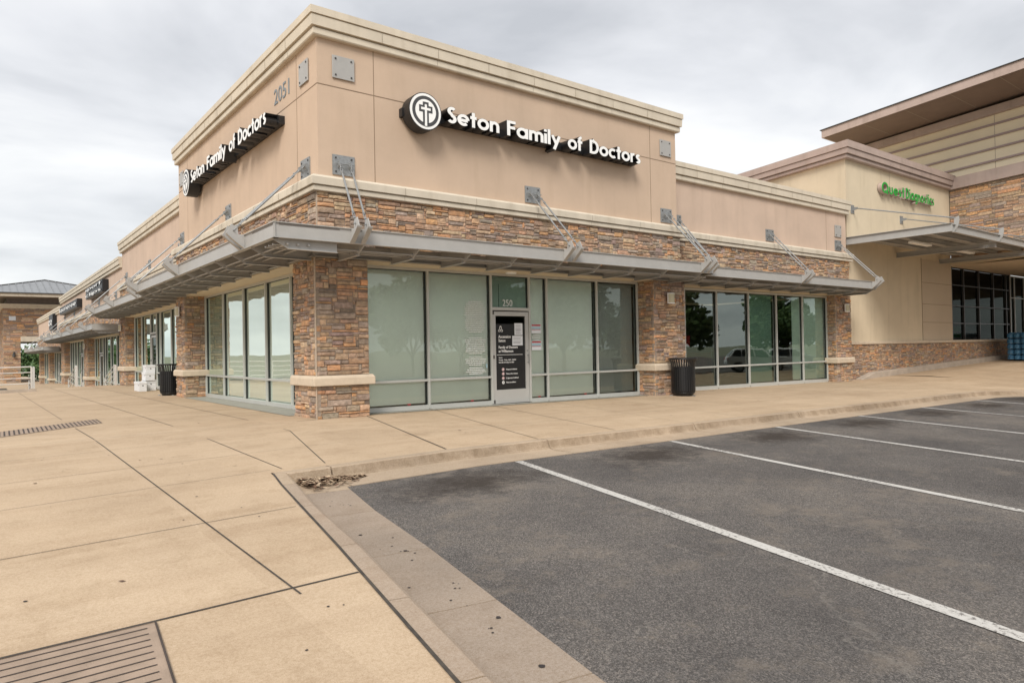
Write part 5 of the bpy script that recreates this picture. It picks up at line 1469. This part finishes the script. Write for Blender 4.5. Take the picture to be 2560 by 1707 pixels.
# ================================================================== TREES AND CARS
def tree(label, x, y, z, h, r, seed, n=5200, cat='tree', group='trees round the car park', leaf=.16):
    rg = random.Random(seed)
    o = thing('tree', label, cat, (x, y, z), group=group)
    b = MB(); p = Vector((x, y, z)); th = h * .24
    b.tube(p, p + Vector((0, 0, th)), .16 * h / 7, .11 * h / 7, n=9)
    tips = []
    for i in range(7):
        a = i * .9 + rg.random(); e_ = p + Vector((math.cos(a) * r * .55, math.sin(a) * r * .55, th + h * rg.uniform(.18, .5)))
        mid = p + Vector((math.cos(a) * r * .2, math.sin(a) * r * .2, th + h * .12)); b.tube(p + Vector((0, 0, th * .95)), mid, .07 * h / 7, .05 * h / 7, n=6); b.tube(mid, e_, .05 * h / 7, .015, n=5); tips.append(e_)
    b.tube(p + Vector((0, 0, th)), p + Vector((0, 0, h * .85)), .10 * h / 7, .02, n=6)
    b.build('trunk', 'bark', o)
    cl = [(t_, r * rg.uniform(.28, .45)) for t_ in tips] + [(p + Vector((rg.uniform(-.5, .5) * r, rg.uniform(-.5, .5) * r, h * rg.uniform(.36, .92))), r * rg.uniform(.25, .45)) for _ in range(13)]
    b = MB()
    for i in range(n):
        c, cr_ = rg.choice(cl); v = Vector((rg.gauss(0, 1), rg.gauss(0, 1), rg.gauss(0, .8))); v.normalize(); q = c + v * cr_ * rg.random() ** .45
        s_ = leaf * rg.uniform(.5, 1.2); u_ = Vector((rg.gauss(0, 1), rg.gauss(0, 1), rg.gauss(0, 1))).normalized(); w2 = u_.orthogonal().normalized() * s_ * .5; u_ *= s_
        b.add([q - u_ * .5, q + w2, q + u_ * .6, q - w2], [(0, 1, 2, 3)])
    b.build('crown', 'leaf', o, recalc=False)
    return o
# beyond the far tower and the terraces on the left
for i, (x, y, h, r) in enumerate([(1.5, 112, 4.6, 5), (8, 118, 5.2, 5.5), (-6.5, 122, 5, 6), (-14, 118, 5.5, 6), (4.5, 104, 4.2, 4.5)]):
    tree(['green tree seen through the opening of the stone tower', 'taller green tree behind the stone tower, hidden in part', 'green tree beyond the tower, left of its shaft', 'leftmost green tree beyond the terraces', 'low bushy tree low in the tower opening'][i], x, y, -2.2, h, r, 200 + i, 3500, group='trees beyond the stone tower', leaf=.42)
# trees west of the plaza and in the car park: seen mirrored in the glass
for i, (x, y, h, r) in enumerate([(-48, 12, 6.5, 5), (-52, 24, 7.5, 6), (-46, 34, 6, 5), (-60, 45, 8, 7), (-50, 58, 7, 6), (-55, 0, 7, 6), (-42, 70, 7, 6), (-58, -14, 7, 6)]):
    tree('broad tree number %s along the west side, mirrored in the left windows' % ['one', 'two', 'three', 'four', 'five', 'six', 'seven', 'eight'][i], x, y, -2.2, h, r, 300 + i, 3000, group='trees west of the plaza', leaf=.6)
for i, (x, y, h, r) in enumerate([(17, -19.5, 7.0, 3.2), (26, -21, 7.5, 3.6), (36.5, -20, 7, 3.4), (22, -34, 7.5, 4.2), (34, -37, 8, 4.4), (48, -34, 8, 4.4), (5, -26, 6.5, 3.4), (58, -24, 7.5, 4)]):
    tree('car park tree %s mirrored in the shop glass' % ['nearest the kerb', 'in the second island', 'in the third island', 'behind the white cars', 'far behind the white cars', 'at the far right side', 'behind the camera', 'at the far end'][i], x, y, A(x, y), h, r, 400 + i, 7500, leaf=.38)

def suv(label, x, y, rz):
    o = thing('parked_car', label, 'car', (x, y, A(x, y)), rz=rz, world=False, group='white cars parked across the lot')
    prof = [(-2.35, .35), (-2.38, .75), (-2.30, 1.05), (-2.22, 1.12), (-1.75, 1.72), (-1.2, 1.80), (.35, 1.78), (1.05, 1.22), (2.05, 1.08), (2.32, .85), (2.36, .40), (2.2, .32), (-2.2, .32)]
    b = MB(); hw = .93
    rings = []
    for sgn in (-1, 1):
        for inset, sc_ in ((0, 1),):
            rings.append([(px, sgn * (hw - (max(pz - 1.05, 0) * .28)), pz) for px, pz in prof])
    vs = rings[0] + rings[1]; n = len(prof)
    b.add(vs, [tuple(range(n)), tuple(range(2 * n - 1, n - 1, -1))] + [(i, (i + 1) % n, n + (i + 1) % n, n + i) for i in range(n)])
    body = b.build('body', 'carw', o, bevel=.05)
    for sgn in (-1, 1):
        b = MB(); yy = lambda z_: sgn * (hw + .006 - (max(z_ - 1.05, 0) * .28))
        for pts_ in ([(-1.95, 1.18), (-1.62, 1.62), (-1.25, 1.68), (-1.25, 1.16)], [(-1.17, 1.16), (-1.17, 1.69), (-.32, 1.69), (-.32, 1.14)], [(-.24, 1.14), (-.24, 1.69), (.28, 1.67), (.82, 1.22), (.82, 1.12)]):
            b.prism([(px, yy(pz), pz) for px, pz in pts_], (0, sgn * .004, 0))
        b.build('side_window', 'carglass', o)
        for wx in (-1.45, 1.5):
            b = MB(); b.tube((wx, sgn * .74, .36), (wx, sgn * .955, .36), .37, n=24); wh = b.build('tyre', 'tyre', o)
            b = MB(); b.tube((wx, sgn * .95, .36), (wx, sgn * .965, .36), .24, n=16); b.build('rim', 'galv', wh)
        b = MB(); b.prism([(-2.36, sgn * .70, .85), (-2.36, sgn * .92, .85), (-2.27, sgn * .92, 1.10), (-2.27, sgn * .70, 1.10)], (-.03, 0, 0)); b.build('tail_lamp', 'tail', o)
        b = MB(); b.box(2.26, 2.36, sgn * .55 if sgn > 0 else -.88, .88 if sgn > 0 else -.55, .74, .90); b.build('headlight', 'lampglass', o)
        b = MB(); b.box(.75, .92, sgn * .95 - .08, sgn * .95 + .08, 1.10, 1.24); b.build('wing_mirror', 'carw', o, bevel=.02)
    b = MB(); b.prism([(-2.17, -.78, 1.20), (-2.17, .78, 1.20), (-1.80, .66, 1.66), (-1.80, -.66, 1.66)], (-.03, 0, .012)); b.build('rear_window', 'carglass', o)
    b = MB(); b.prism([(1.03, -.80, 1.26), (1.03, .80, 1.26), (.42, .66, 1.72), (.42, -.66, 1.72)], (.02, 0, .02)); b.build('windscreen', 'carglass', o)
    b = MB(); b.box(-2.42, -2.34, -.8, .8, .38, .60); b.box(2.32, 2.40, -.8, .8, .36, .58); b.build('bumper', 'black', o, bevel=.02)
    return o
suv('white estate car parked across the lot, its red tail lamp mirrored in the third pane', 43.5, -17.6, math.radians(48))
suv('second white car parked farther along the lot, mirrored in the fourth pane', 49.5, -18.2, math.radians(50))
